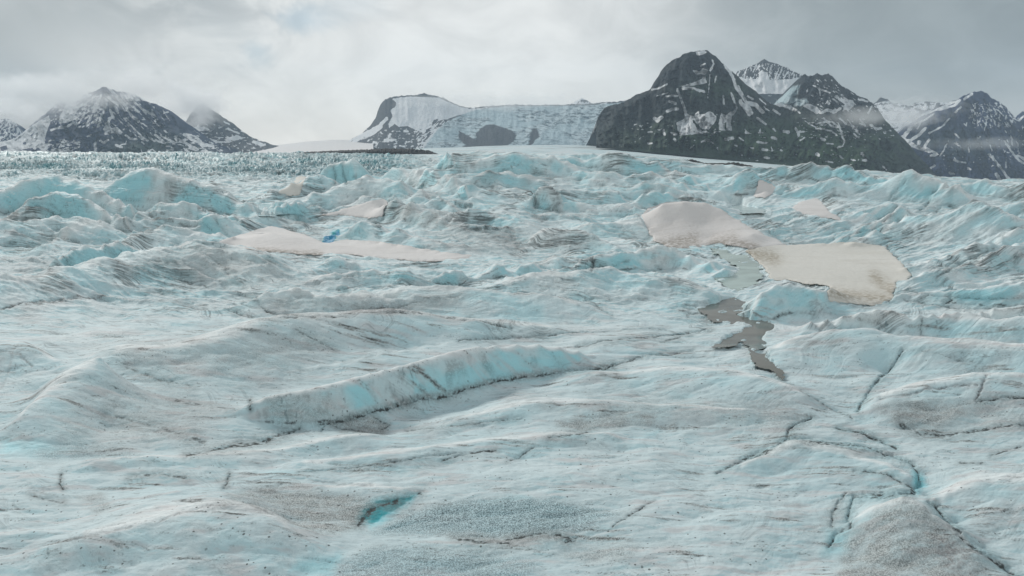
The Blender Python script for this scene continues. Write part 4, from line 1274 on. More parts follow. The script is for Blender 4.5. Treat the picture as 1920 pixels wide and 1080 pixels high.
# ------------------------------------------------------------------ mountains
def rock_material(name, rock, rock2, green, snow=(0.84, 0.85, 0.86, 1), scale=1.0):
    m = bpy.data.materials.new(name)
    m.use_nodes = True
    t = m.node_tree
    t.nodes.clear()
    g = NT(t)
    pos = g.n('ShaderNodeTexCoord').outputs['Object']
    a1 = g.n('ShaderNodeAttribute', attribute_name='c1')
    s1 = g.n('ShaderNodeSeparateColor', {0: a1.outputs['Color']})
    n1 = g.noise(g.mapping(pos, (.004, .004, .004)), 1.0, 5, .6)
    n2 = g.noise(g.mapping(pos, (.05, .05, .02)), 1.0, 6, .65)
    col = g.mix(g.smooth(n1, .35, .65), rock, rock2)
    col = g.mix(g.smooth(n2, .40, .62), col, tuple(v * .55 for v in rock[:3]) + (1,))
    col = g.mix(g.math('MULTIPLY', s1.outputs[1], g.smooth(n1, .3, .6, .4, 1.0)), col, green)
    edge = g.math('ADD', s1.outputs[0], g.math('MULTIPLY', g.math('SUBTRACT', n2, .5), .55))
    sm = g.smooth(edge, .44, .56)
    scol = g.mix(g.smooth(n2, .40, .65), snow, tuple(v * .84 for v in snow[:3]) + (1,))
    ice = s1.outputs[2]
    col = g.mix(sm, col, scol)
    i1 = g.noise(g.mapping(pos, (.012, .012, .03), (0, .5, 0)), 1.0, 7, .75, .6)
    i2 = g.noise(g.mapping(pos, (.0022, .0022, .0035)), 1.0, 4, .6, .5)
    icol = g.mix(g.smooth(i1, .40, .56), (.05, .09, .11, 1), (.60, .69, .71, 1))
    icol = g.mix(g.smooth(i2, .42, .62), icol, g.mix(g.smooth(i1, .30, .55), (.22, .33, .36, 1), (.50, .61, .64, 1)))
    col = g.mix(ice, col, icol)
    bump = g.n('ShaderNodeBump', {'Height': n2, 'Strength': .9, 'Distance': 22.0})
    p = g.n('ShaderNodeBsdfPrincipled', {'Base Color': col, 'Roughness': .85, 'Normal': bump.outputs[0]})
    p.inputs['Specular IOR Level'].default_value = .15
    o = g.n('ShaderNodeOutputMaterial')
    t.links.new(p.outputs[0], o.inputs[0])
    return m


def build_mountain(name, crest, base, Yc, Yb, mat, label, cat='mountain', snow=(), holes=(), ice=(), rand=None, green=None,
                   relief=80.0, wl=26.0, jag=1.6, slant=0.0, step=1.7, nrow=170, prof=1.0, seed=0, ext=40, bulge=0.0):
    """A massif from its skyline down to its foot; snow lies where the outlines put it on the slope."""
    x0, x1 = crest[0][0], crest[-1][0]
    px = np.arange(x0, x1 + step, step)
    cr = np.interp(px, [p[0] for p in crest], [p[1] for p in crest])
    ba = np.interp(px, [p[0] for p in base], [p[1] for p in base])
    cr = cr + jag * fbm(px / 9.0, px * 0 + seed, 4, .6, 5 + seed) * 1.6 * np.clip((ba - cr) / 20, 0, 1)
    cr = np.minimum(cr, ba - 1)
    v = np.concatenate([np.linspace(0, 1, nrow), 1 + np.linspace(0, 1, 40)[1:] ** 1.3 * .8])
    PXm, Vm = np.meshgrid(px, v)
    vf = np.clip(Vm, 0, 1)
    T = ba + (cr - ba) * vf ** prof
    yc = np.interp(px, *zip(*Yc)) if not np.isscalar(Yc) else np.full(px.shape, float(Yc))
    Y = Yb + (yc - Yb) * np.where(Vm < 1, Vm ** (1 + bulge), Vm)
    x_ = PXm + slant * T
    fade = sstep(vf, 0, .12) * (1 - .75 * sstep(vf, .86, 1.0))
    fan = (PXm - 0.5 * (x0 + x1)) * (.35 * vf)
    rel = ridged((x_ - fan * .4) / wl, T / (wl * 3.6), 5, .55, seed + 3) - .4
    rel = rel + .8 * (ridged(x_ / (wl * 2.7), T / (wl * 4), 4, .5, seed + 9) - .4) + .35 * fbm(PXm / 7, T / 7, 4, .6, seed + 15)
    Y = Y - rel * relief * fade
    Z = CAM_H - Y * tanang(T)
    tt = Y * math.cos(PITCH) + (CAM_H - Z) * math.sin(PITCH)
    X = (PXm - 960) / F_PX * tt
    # the far side falls away
    ci = nrow - 1
    zc = Z[ci]
    zb = np.minimum(Z[0], zc)
    back = np.clip(Vm[ci:] - 1, 0, None) / .8
    Z[ci:] = zc - (zc - zb) * (back ** 1.1) + rel[ci:] * relief * .2 * sstep(back, 0, .2)
    X[ci:] = X[ci]
    S = np.zeros(PXm.shape)
    wx = 2.2 * fbm(PXm / 7, T / 6, 3, .6, seed + 21)
    wy = 1.8 * fbm(PXm / 6, T / 6, 3, .6, seed + 22)
    for it in snow:
        pts, w = it[0], it[1]
        if w == 0:
            d, _ = seg_dist(PXm + wx, T + wy, pts, closed=True)
            s = np.where(in_poly(PXm + wx, T + wy, pts), d, -d)
            S = np.maximum(S, sstep(s, -1.2, 1.2))
        else:
            d, q = seg_dist(PXm + wx * .7, T + wy * .7, pts)
            ww = w * (.85 + .6 * np.clip(fbm(PXm / 9, T / 9, 2, .5, seed + 30) + .5, 0, 1.3))
            S = np.maximum(S, sstep(ww - d, -.9, .9))
    if rand:
        for (fx0, fx1, fy0, fy1, thr, ax, ay, sl) in rand:
            m = sstep(PXm, fx0 - 12, fx0 + 12) * (1 - sstep(PXm, fx1 - 12, fx1 + 12)) * sstep(T, fy0 - 6, fy0 + 6) * (1 - sstep(T, fy1 - 8, fy1 + 8))
            n = fbm((PXm + sl * T) / ax, T / ay, 4, .6, seed + 40)
            S = np.maximum(S, m * sstep(n, thr - .05, thr + .07))
    for pts in holes:
        d, _ = seg_dist(PXm + wx, T + wy, pts, closed=True)
        s = np.where(in_poly(PXm + wx, T + wy, pts), d, -d)
        S = S * (1 - sstep(s, -1, 1))
    S = np.where(Vm > 1.02, .5 * sstep(fbm(PXm / 20, Vm * 9, 4, .6, seed + 50), 0, .2), S)
    G = np.zeros(PXm.shape)
    if green:
        for (gx, gy, gr, ga) in green:
            G = np.maximum(G, ga * np.exp(-((PXm - gx) / gr) ** 2 - ((T - gy) / (gr * .35)) ** 2))
    I = np.zeros(PXm.shape)
    for pts in ice:
        d, _ = seg_dist(PXm + wx, T + wy, pts, closed=True)
        s = np.where(in_poly(PXm + wx, T + wy, pts), d, -d)
        I = np.maximum(I, sstep(s, -1.5, 1.5))
    for pts in (holes if ice else ()):
        d, _ = seg_dist(PXm + wx, T + wy, pts, closed=True)
        s = np.where(in_poly(PXm + wx, T + wy, pts), d, -d)
        I = I * (1 - sstep(s, -1, 1))
    att = np.stack([S, G, I, np.ones_like(S)], -1)
    # lower apron so that the foot is buried
    ob = grid_mesh(name, X, Y, Z, mat=mat, attrs={'c1': att})
    tag(ob, label, cat, 'structure')
    return ob


R_DARK = rock_material("dark_slate_rock", (.030, .042, .052, 1), (.050, .056, .056, 1), (.062, .125, .050, 1))
R_BLUE = rock_material("blue_grey_rock", (.016, .036, .105, 1), (.026, .048, .115, 1), (.055, .095, .055, 1))
R_FAR = rock_material("far_grey_rock", (.050, .053, .057, 1), (.068, .070, .072, 1), (.04, .05, .03, 1))

# right massif
snow_R = [
    ([(1305, 97), (1320, 95), (1326, 98), (1318, 103), (1306, 104)], 0), ([(1336, 113), (1338, 120), (1332, 132)], 1.7),
    ([(1314, 124), (1322, 119)], 1.5), ([(1298, 131), (1312, 134), (1318, 128), (1328, 132), (1322, 140), (1304, 139)], 0),
    ([(1273, 162), (1290, 158), (1312, 150), (1322, 142), (1326, 156), (1304, 160), (1284, 163)], 0),
    ([(1280, 166), (1300, 165), (1312, 170), (1320, 172)], 2.2), ([(1331, 140), (1330, 160), (1327, 183)], .9), ([(1343, 143), (1340, 154)], 1.0),
    ([(1222, 168), (1238, 165), (1250, 158)], 1.4), ([(1232, 180), (1252, 174)], 1.0), ([(1250, 180), (1270, 180)], 1.8),
    ([(1256, 190), (1266, 194)], 2.4), ([(1252, 208), (1262, 204), (1271, 204)], 2.6), ([(1227, 222), (1232, 226), (1240, 220)], 3.2),
    ([(1270, 167), (1276, 182), (1281, 196), (1286, 212)], 1.9),
    ([(1283, 205), (1292, 216), (1302, 216), (1298, 226), (1306, 238), (1316, 245), (1328, 246), (1320, 250), (1296, 252), (1275, 254),
      (1270, 240), (1268, 230), (1276, 226), (1283, 222)], 0),
    ([(1304, 212), (1310, 208), (1312, 215), (1322, 214), (1328, 208), (1336, 211), (1342, 218), (1346, 206), (1344, 220), (1338, 232),
      (1328, 244), (1318, 243), (1308, 234), (1300, 224)], 0),
    ([(1352, 212), (1362, 216), (1368, 210), (1380, 208), (1373, 216), (1370, 230), (1373, 245), (1362, 244), (1362, 228), (1358, 232),
      (1360, 246), (1348, 243), (1348, 228), (1350, 220)], 0),
    ([(1360, 122), (1370, 136), (1376, 150), (1380, 165), (1392, 178), (1400, 195), (1410, 212)], 2.6),
    ([(1372, 128), (1385, 138), (1400, 150)], 1.2),
    ([(1384, 162), (1388, 172), (1394, 184)], 2.0), ([(1371, 174), (1377, 192), (1381, 202), (1374, 214)], 1.8),
    ([(1388, 190), (1398, 204), (1404, 214)], 3.2), ([(1402, 180), (1412, 186)], 1.4), ([(1404, 194), (1416, 196), (1430, 210)], 3.4),
    ([(1356, 180), (1357, 195)], 1.5), ([(1424, 185), (1436, 196)], 1.0), ([(1432, 200), (1442, 208)], 1.0),
    ([(1420, 221), (1436, 233)], 1.9), ([(1397, 240), (1400, 246), (1410, 251), (1396, 251)], 0), ([(1422, 249), (1430, 249)], 1.2),
    ([(1425, 242), (1425, 248)], 1.0), ([(1288, 250), (1318, 249)], 1.5), ([(1332, 254), (1342, 247), (1350, 247)], 1.2),
    ([(1316, 266), (1326, 262), (1336, 268)], 1.8), ([(1360, 261), (1374, 259)], 2.2), ([(1215, 269), (1222, 269)], 1.8),
    ([(1264, 261), (1266, 264)], 2.2), ([(1244, 244), (1246, 252)], 2.0), ([(1258, 249), (1268, 252)], 1.8), ([(1234, 243), (1238, 244)], 1),
    ([(1216, 248), (1222, 247)], 1.3), ([(1200, 236), (1202, 237)], 1.6), ([(1294, 278), (1302, 272)], .9),
    ([(1446, 191), (1460, 196), (1478, 200), (1490, 206), (1474, 200), (1456, 190)], 2.6), ([(1450, 206), (1462, 214)], 1.8),
    ([(1480, 198), (1492, 206), (1500, 212)], 1.4), ([(1505, 198), (1520, 207), (1530, 214), (1540, 208), (1530, 200), (1516, 194)], 0),
    ([(1540, 212), (1552, 206), (1562, 210), (1575, 204)], 2.4), ([(1525, 160), (1540, 168), (1556, 174)], 1.4),
    ([(1536, 168), (1538, 178)], 1.6), ([(1552, 191), (1554, 194)], 2.4), ([(1568, 180), (1578, 190), (1592, 200), (1590, 190), (1578, 178)], 1.5),
    ([(1575, 182), (1585, 186), (1600, 188), (1602, 198), (1590, 208), (1580, 206), (1584, 196)], 0), ([(1562, 186), (1572, 194)], 1.4),
    ([(1514, 166), (1512, 175)], 1.0), ([(1610, 186), (1626, 190)], 1.8), ([(1634, 200), (1628, 212)], 1.5),
    ([(1508, 226), (1520, 234), (1530, 239)], 1.1), ([(1530, 232), (1545, 229), (1560, 228), (1570, 236)], 1.6),
    ([(1545, 222), (1560, 238), (1572, 238)], 1.6), ([(1530, 241), (1545, 242), (1560, 246), (1568, 252)], 1.3),
    ([(1572, 232), (1578, 248), (1580, 258), (1584, 264), (1580, 274), (1570, 277)], 1.4), ([(1540, 260), (1546, 262)], 2.0),
    ([(1575, 222), (1586, 232)], 1.8), ([(1590, 224), (1602, 242), (1612, 252)], 1.1), ([(1598, 236), (1608, 246)], 2.2),
    ([(1612, 224), (1622, 236)], 1.5), ([(1632, 234), (1645, 242), (1652, 240)], 1.8), ([(1600, 250), (1610, 258)], 1.3),
    ([(1492, 240), (1498, 254)], 2.0), ([(1470, 246), (1478, 248)], 2.6), ([(1450, 241), (1454, 246)], 1.4), ([(1494, 247), (1508, 247)], 1.6),
    ([(1448, 258), (1456, 260)], 2.0), ([(1420, 266), (1436, 268)], 1.8), ([(1408, 277), (1412, 278)], 1.4), ([(1430, 280), (1438, 281)], 2.2),
    ([(1531, 288), (1535, 291)], 2.6), ([(1434, 295), (1442, 296)], 1.8), ([(1548, 302), (1562, 305)], 1.1), ([(1575, 293), (1580, 297)], 1.4),
    ([(1616, 287), (1618, 291)], 2.0), ([(1618, 300), (1624, 301)], 1.8), ([(1596, 299), (1604, 301)], 1.2), ([(1656, 312), (1662, 318)], 1.4),
    ([(1550, 269), (1562, 270)], 1.2), ([(1500, 264), (1508, 258)], 1.2), ([(1464, 281), (1466, 282)], 1.3), ([(1386, 258), (1394, 264)], 1.0),
    ([(1378, 272), (1382, 274)], 1.1), ([(1390, 290), (1392, 291)], 1.1), ([(1446, 276), (1448, 282)], 1.0), ([(1345, 276), (1346, 280)], 1.0),
]
ICE_R = [[(1392, 150), (1412, 151), (1440, 150), (1462, 151), (1490, 143), (1500, 146), (1478, 154), (1462, 158), (1466, 164), (1482, 162),
          (1500, 160), (1494, 178), (1484, 182), (1498, 186), (1512, 184), (1516, 192), (1500, 200), (1480, 196), (1450, 190), (1436, 186),
          (1428, 174), (1412, 166), (1400, 158)]]
crest_R = [(1118, 238), (1120, 222), (1126, 212), (1134, 202), (1146, 197), (1168, 193), (1178, 186), (1192, 178), (1212, 171), (1221, 166),
           (1226, 154), (1234, 144), (1240, 132), (1250, 121), (1263, 111), (1276, 106), (1279, 102), (1296, 97), (1312, 95), (1326, 94),
           (1334, 101), (1343, 106), (1352, 116), (1362, 125), (1372, 134), (1384, 143), (1398, 158), (1412, 167), (1427, 180), (1438, 190),
           (1449, 196), (1470, 190), (1480, 172), (1494, 150), (1508, 138), (1516, 143), (1522, 142), (1532, 137), (1541, 141), (1553, 138),
           (1564, 146), (1574, 158), (1580, 162), (1592, 168), (1604, 176), (1612, 181), (1622, 184), (1634, 192), (1646, 204), (1656, 220),
           (1670, 236), (1686, 252), (1702, 268), (1720, 290), (1738, 308), (1756, 330), (1775, 352)]
# the front ridge line runs from the dome down to the right, the shoulder peak stands behind it
build_mountain("mountain", crest_R, [(1100, 276), (1150, 279), (1300, 293), (1460, 309), (1620, 330), (1780, 362)],
               [(1118, 4700), (1330, 5000), (1449, 5000), (1490, 5600), (1560, 5600), (1660, 5300), (1780, 4700)], 3700, R_DARK,
               'dark domed mountain with scattered snow patches and a green foot above the right ice', snow=snow_R, ice=ICE_R,
               rand=[(1380, 1640, 250, 312, .40, 9, 4, .5), (1150, 1380, 225, 275, .36, 8, 5, .2), (1520, 1650, 145, 215, .24, 5, 7, -1.0),
                     (1490, 1680, 220, 262, .26, 12, 4, -1.2)],
               green=[(1340, 170, 60, .55), (1470, 262, 120, .9), (1560, 290, 150, .8), (1300, 262, 120, .7), (1200, 255, 70, .4), (1640, 262, 60, .6)],
               relief=240, wl=24, slant=.25, seed=2, jag=2.0)
build_mountain("mountain", [(1376, 140), (1384, 133), (1398, 128), (1412, 122), (1422, 118), (1433, 110), (1442, 116), (1456, 119), (1466, 124),
                            (1476, 127), (1486, 133), (1498, 138), (1512, 148), (1530, 170)],
               [(1376, 176), (1530, 176)], 8200, 7300, R_FAR, 'pale pointed peak streaked with snow behind the domed mountain',
               snow=[([(1380, 142), (1400, 148), (1422, 148), (1424, 133), (1438, 136), (1444, 150), (1462, 150), (1500, 146), (1530, 160), (1530, 176),
                       (1376, 176)], 0), ([(1458, 134), (1452, 150)], 1.2), ([(1466, 130), (1458, 148)], 1.0), ([(1478, 134), (1470, 146)], 1.2)],
               rand=[(1376, 1520, 118, 150, .08, 3, 12, .3)], relief=120, wl=14, seed=7, jag=1.0, nrow=80)
# far right mountain
build_mountain("mountain", [(1676, 262), (1700, 236), (1716, 226), (1738, 213), (1752, 204), (1772, 196), (1790, 190), (1806, 180), (1826, 172),
                            (1838, 171), (1850, 174), (1860, 184), (1872, 190), (1886, 201), (1896, 212), (1908, 226), (1912, 224), (1925, 212),
                            (1960, 230), (2010, 270), (2060, 300)],
               [(1676, 350), (1850, 368), (2060, 380)], 7000, 5400, R_BLUE, 'blue grey pyramid mountain with thin snow streaks at the right edge',
               snow=[([(1735, 214), (1760, 204), (1786, 192), (1800, 188), (1790, 198), (1760, 206)], 1.8), ([(1808, 186), (1822, 176)], 2.0),
                     ([(1780, 222), (1768, 236), (1742, 250)], 1.5), ([(1792, 210), (1802, 200)], 1.6), ([(1716, 232), (1735, 224), (1750, 214)], 1.6),
                     ([(1708, 240), (1695, 256), (1688, 258)], 3.0), ([(1735, 240), (1722, 254), (1704, 264), (1694, 262)], 2.6),
                     ([(1728, 226), (1720, 242)], 1.2), ([(1724, 266), (1720, 276), (1706, 272)], 3.0),
                     ([(1742, 262), (1732, 276), (1748, 284), (1758, 290), (1746, 292)], 2.0), ([(1690, 258), (1716, 274), (1742, 284)], 2.6),
                     ([(1775, 270), (1768, 284), (1762, 292)], 1.3), ([(1752, 310), (1744, 316)], 1.8), ([(1788, 300), (1800, 303), (1810, 305)], 1.6),
                     ([(1790, 296), (1792, 302)], 1.3), ([(1790, 250), (1798, 258)], 1.3), ([(1808, 232), (1812, 236), (1813, 230)], 1.1),
                     ([(1832, 256), (1832, 262), (1838, 256)], 1.0), ([(1855, 290), (1866, 302), (1876, 314), (1892, 336), (1900, 345)], 2.0),
                     ([(1862, 292), (1862, 300)], 1.3), ([(1868, 326), (1880, 345)], 3.0), ([(1884, 264), (1896, 284), (1910, 300), (1930, 312)], 1.7),
                     ([(1896, 255), (1898, 272)], 1.3), ([(1886, 304), (1886, 314)], 1.0), ([(1908, 292), (1925, 300)], 2.2), ([(1780, 324), (1788, 326)], 1.8),
                     ([(1815, 314), (1820, 318)], 1.4), ([(1790, 268), (1802, 276)], 1.2), ([(1815, 276), (1817, 284)], 1.2), ([(1856, 272), (1860, 282)], 1.1),
                     ([(1850, 224), (1846, 244)], 1.1), ([(1900, 222), (1912, 226), (1920, 214)], 1.6)],
               rand=[(1815, 1905, 192, 240, .10, 4, 7, -.5), (1760, 1920, 258, 320, .34, 5, 7, -.4), (1880, 1960, 235, 300, .28, 5, 8, -.5)],
               green=[(1770, 262, 60, .6), (1800, 285, 50, .5)], relief=260, wl=26, slant=-.2, seed=12, jag=2.0)
build_mountain("mountain", [(1625, 205), (1640, 192), (1652, 183), (1664, 186), (1676, 194), (1690, 193), (1704, 200), (1716, 193), (1735, 190),
                            (1752, 192), (1775, 192), (1800, 186), (1830, 190)],
               [(1625, 262), (1830, 262)], 9500, 8600, R_FAR, 'faint snowy ridge half lost in cloud between the two right mountains',
               rand=[(1640, 1830, 190, 262, -.05, 14, 7, .2)], relief=120, wl=16, seed=17, nrow=80)
build_mountain("mountain", [(1880, 262), (1896, 232), (1906, 218), (1916, 209), (1926, 204), (1950, 196), (1990, 205), (2040, 240)],
               [(1880, 340), (2040, 340)], 8600, 7800, R_BLUE, 'sliver of a snowy blue mountain cut by the right edge',
               rand=[(1880, 1980, 200, 300, .05, 8, 10, .4)], relief=120, wl=16, seed=19, nrow=80)
# left massif
snow_L = [
    ([(205, 166), (214, 176), (222, 186), (232, 196), (240, 208), (250, 220), (260, 228)], 2.2), ([(202, 182), (212, 190), (222, 198)], 1.9),
    ([(216, 200), (222, 212)], 1.9), ([(190, 178), (184, 192), (174, 208)], 1.5), ([(188, 205), (196, 204), (190, 218), (185, 234)], 1.7),
    ([(200, 195), (197, 204)], 1.6), ([(206, 207), (212, 220), (204, 222)], 2.2), ([(206, 222), (200, 236), (198, 250)], 2.4),
    ([(192, 242), (200, 232), (210, 240), (220, 238), (230, 248), (226, 252), (212, 250), (200, 253)], 0), ([(238, 194), (250, 200), (260, 210)], 1.7),
    ([(252, 192), (266, 204), (280, 212), (290, 216)], 1.9), ([(269, 208), (274, 214)], 1.3), ([(232, 222), (237, 227)], 1.2),
    ([(240, 230), (252, 242), (264, 254), (276, 264)], 1.3), ([(266, 231), (275, 237)], 1.2), ([(260, 256), (268, 262), (278, 263)], 1.6),
    ([(236, 253), (244, 260), (256, 261)], 1.7), ([(279, 258), (290, 265)], 1.2), ([(291, 253), (298, 258), (308, 268), (302, 266), (292, 262)], 2.0),
    ([(300, 254), (316, 262), (326, 266)], 1.4), ([(188, 264), (194, 268), (203, 262)], 2.0), ([(164, 256), (171, 253)], 1.3), ([(218, 272), (228, 276)], 2.0),
    ([(225, 272), (236, 270), (237, 264)], 1.0), ([(178, 268), (179, 282), (172, 296), (186, 296)], 2.2), ([(168, 298), (178, 287), (186, 297)], 0),
    ([(188, 291), (200, 288), (206, 284)], 1.2), ([(196, 296), (204, 296)], 2.0), ([(120, 262), (112, 276), (108, 282)], 1.3),
    ([(100, 292), (112, 286), (128, 282)], 3.0), ([(118, 240), (128, 236), (138, 230)], 1.8), ([(96, 244), (108, 240), (122, 238)], 2.0),
    ([(124, 192), (142, 194), (142, 208), (138, 226), (124, 230), (110, 232), (112, 220), (118, 208)], 0),
    ([(58, 236), (75, 226), (92, 216), (95, 228), (88, 246), (84, 262), (84, 276), (92, 284), (80, 284), (70, 274), (62, 284), (40, 292), (0, 294),
      (-40, 294), (-40, 270), (0, 268), (20, 262), (40, 250)], 0), ([(95, 284), (106, 282), (104, 290)], 2.0),
    ([(149, 186), (160, 182)], 1.4), ([(146, 200), (158, 196)], 1.8), ([(276, 284), (286, 280), (292, 285)], 1.3), ([(279, 282), (280, 290)], 1.2),
    ([(298, 284), (297, 292)], 1.4), ([(308, 245), (312, 248)], 1.0), ([(330, 258), (342, 264), (352, 270), (364, 276), (372, 280)], 1.5),
    ([(336, 266), (350, 270), (366, 282)], 1.2), ([(345, 252), (360, 262), (380, 270), (400, 274)], 2.2), ([(350, 252), (366, 256), (376, 264)], 1.8),
    ([(345, 278), (354, 286)], 1.6), ([(378, 284), (386, 282), (394, 288)], 1.8), ([(307, 212), (315, 210)], 1.2), ([(290, 226), (292, 228)], 1.4),
    ([(266, 266), (270, 270)], 1.2), ([(264, 281), (266, 285)], 1.0),
]
holes_L = [[(34, 288), (40, 280), (60, 277), (70, 284), (68, 292), (40, 292)], [(42, 268), (50, 266), (48, 272)], [(56, 254), (64, 248), (60, 256)],
           [(0, 276), (12, 272), (14, 280), (2, 284)], [(112, 232), (130, 231), (124, 234)]]
build_mountain("mountain", [(-160, 290), (-90, 262), (-40, 262), (0, 268), (30, 258), (56, 238), (68, 226), (84, 214), (98, 202), (106, 194), (116, 190), (124, 196),
                            (136, 196), (148, 186), (160, 177), (172, 173), (184, 168), (193, 162), (203, 165), (218, 171), (236, 172), (250, 176),
                            (262, 182), (272, 190), (290, 194), (306, 201), (320, 208), (332, 218), (342, 232), (350, 242), (362, 248), (376, 256),
                            (392, 264), (416, 276), (450, 290), (480, 300)],
               [(-160, 306), (250, 302), (480, 302)], 7200, 5700, R_BLUE, 'steep blue grey mountain with white snow gullies, summit in cloud, at left', snow=snow_L,
               holes=holes_L, rand=[(140, 190, 176, 240, .0, 6, 7, .6), (225, 275, 165, 190, -.1, 3, 9, -.9), (310, 420, 250, 292, .12, 12, 4, -.7), (190, 320, 175, 262, .24, 3.5, 12, -.8),
                                    (-160, 150, 262, 300, .0, 12, 6, .8), (95, 150, 195, 235, .12, 5, 6, .5)],
               green=[(290, 280, 90, .8), (360, 284, 60, .6)], relief=300, wl=28, slant=-.5, seed=22, jag=2.2)
build_mountain("mountain", [(330, 262), (344, 236), (356, 214), (368, 200), (382, 194), (396, 204), (410, 214), (426, 224), (440, 234), (452, 244), (466, 254),
                            (484, 262), (498, 267), (512, 272), (540, 282)],
               [(330, 300), (540, 292)], 9000, 7900, R_FAR, 'grey mountain fading into cloud behind the steep left mountain',
               snow=[([(354, 240), (372, 236), (390, 240), (396, 244), (372, 246), (356, 246)], 0), ([(420, 228), (430, 233)], 1.2),
                     ([(428, 241), (440, 247), (448, 250)], 1.4), ([(420, 262), (434, 256), (446, 252), (456, 260), (440, 264), (424, 264)], 0),
                     ([(410, 266), (430, 266)], 1.2), ([(476, 266), (494, 272)], 2.6), ([(395, 262), (405, 266)], 2.4)],
               rand=[(345, 500, 232, 285, .2, 8, 4, -.4)], relief=160, wl=22, slant=-.3, seed=27, nrow=90)
build_mountain("mountain", [(-60, 226), (-20, 220), (0, 224), (14, 222), (26, 228), (34, 240), (44, 262), (60, 280)], [(-60, 290), (60, 290)], 8400, 7500, R_BLUE,
               'dark snow flecked spur under cloud at the far left edge', rand=[(-60, 60, 222, 280, -.02, 4, 5, .2)], relief=140, wl=14, seed=31, nrow=80)
# plateau with the hanging icefall
crest_C = [(560, 292), (600, 286), (628, 278), (650, 266), (676, 252), (692, 238), (704, 222), (708, 208), (714, 195), (722, 186), (738, 181), (760, 179),
           (780, 178), (790, 176), (796, 174), (804, 178), (822, 180), (836, 186), (850, 193), (862, 199), (880, 202), (900, 200), (930, 198), (960, 196),
           (1000, 197), (1060, 196), (1100, 195), (1130, 192), (1160, 190), (1185, 188)]
ICE_C = [[(792, 282), (806, 262), (818, 246), (832, 232), (850, 222), (880, 210), (910, 203), (950, 199), (1060, 198), (1105, 197), (1180, 192),
          (1180, 290), (800, 292)]]
snow_C = [([(740, 184), (770, 181), (800, 182), (822, 183), (842, 192), (862, 200), (880, 204), (910, 202), (890, 210), (860, 216), (838, 224), (820, 226),
            (800, 238), (780, 244), (764, 236), (748, 238), (740, 232), (730, 240), (728, 232), (736, 218), (732, 206), (742, 200), (742, 190), (734, 186)], 0),
          ([(725, 222), (712, 236), (690, 248), (670, 262), (648, 278)], 2.6), ([(715, 238), (700, 250), (686, 256)], 2.6), ([(632, 278), (660, 262), (690, 246)], 1.2),
          ([(790, 246), (800, 240), (814, 234), (812, 240)], 1.8), ([(722, 262), (740, 262)], 2.2), ([(730, 256), (732, 252)], 2.0),
          ([(758, 246), (764, 246)], 1.8), ([(678, 274), (680, 280)], 2.2), ([(700, 266), (706, 268)], 1.6),
          ([(800, 262), (820, 240), (850, 226), (830, 262), (836, 274), (812, 290), (790, 280)], 0), ([(1114, 206), (1128, 194), (1140, 192), (1128, 204), (1124, 214)], 0),
          ([(864, 244), (886, 252), (882, 262)], 2.6), ([(840, 236), (852, 244)], 2.4), ([(926, 270), (938, 266)], 3.0)]
holes_C = [[(860, 245), (866, 248), (880, 256), (892, 262), (893, 250), (900, 242), (912, 234), (925, 233), (938, 238), (948, 240), (962, 246), (969, 254),
            (962, 266), (950, 274), (930, 274), (905, 276), (880, 277), (868, 268), (860, 258)],
           [(993, 262), (994, 250), (1000, 241), (1006, 240), (1010, 248), (1012, 256), (1004, 262), (997, 272), (990, 274)],
           [(864, 276), (876, 272), (890, 277)], [(812, 226), (822, 222), (818, 230), (810, 236)]]
build_mountain("icefall_mountain", crest_C, [(560, 294), (700, 295), (1000, 290), (1185, 300)], 9400, 7900, R_FAR,
               'snow covered plateau with a pale cracked icefall spilling round black rock outcrops', snow=snow_C, ice=ICE_C, holes=holes_C,
               rand=[(640, 800, 240, 285, .20, 9, 4, .3), (780, 860, 225, 285, .02, 5, 8, .8), (860, 960, 199, 210, .1, 8, 4, .5)],
               relief=60, wl=34, seed=35, jag=1.8, nrow=150, slant=0.0)
build_mountain("mountain", [(1062, 200), (1074, 193), (1084, 187), (1091, 184), (1100, 188), (1112, 195), (1124, 200)], [(1062, 215), (1124, 215)], 10800, 10200,
               R_FAR, 'tiny pale peak poking over the rim of the icefall', rand=[(1060, 1130, 180, 215, -.1, 4, 6, .3)], relief=60, wl=10, seed=44, nrow=60)


# ------------------------------------------------------------------ far ice and snow in front of the mountains
def sheet(name, edges, Ys, mat, label, cat, amp, seed, n=220, m=60, blue_amt=.3, dirt_amt=0.0, pts_x=None):
    """ground sheet between image rows given at several ground distances"""
    x0, x1 = edges[0][0][0], edges[0][-1][0]
    px = np.linspace(x0, x1, n)
    rows = np.array([np.interp(px, [p[0] for p in e], [p[1] for p in e]) for e in edges])
    k = np.linspace(0, len(edges) - 1, m)
    T = np.array([[np.interp(kk, range(len(edges)), rows[:, j]) for j in range(n)] for kk in k])
    Y = np.exp(np.interp(k, range(len(edges)), np.log(Ys)))[:, None] * np.ones((1, n))
    P = np.broadcast_to(px[None], T.shape)
    T = T + amp * fbm(P / 40, k[:, None] * 3 + 0 * P, 4, .5, seed)
    X, Y, Z = unproject(P, T, Y)
    att = np.zeros(T.shape + (4,))
    att2 = np.zeros(T.shape + (4,))
    f = fbm(P / 60, k[:, None] * 5 + 0 * P, 4, .6, seed + 3)
    att[..., 2] = blue_amt * sstep(f, -.3, .5)
    att[..., 3] = .35
    att[..., 1] = .25
    att[..., 0] = dirt_amt * sstep(f, .1, .4)
    att3 = np.zeros(T.shape + (4,))
    att3[..., 0] = k[:, None] * 9 + P / 50
    att3[..., 3] = P / 100
    o = grid_mesh(name, X, Y * np.ones_like(X), Z, mat=mat, attrs={'c1': att, 'c2': att2, 'c3': att3})
    tag(o, label, cat, 'structure')
    return o


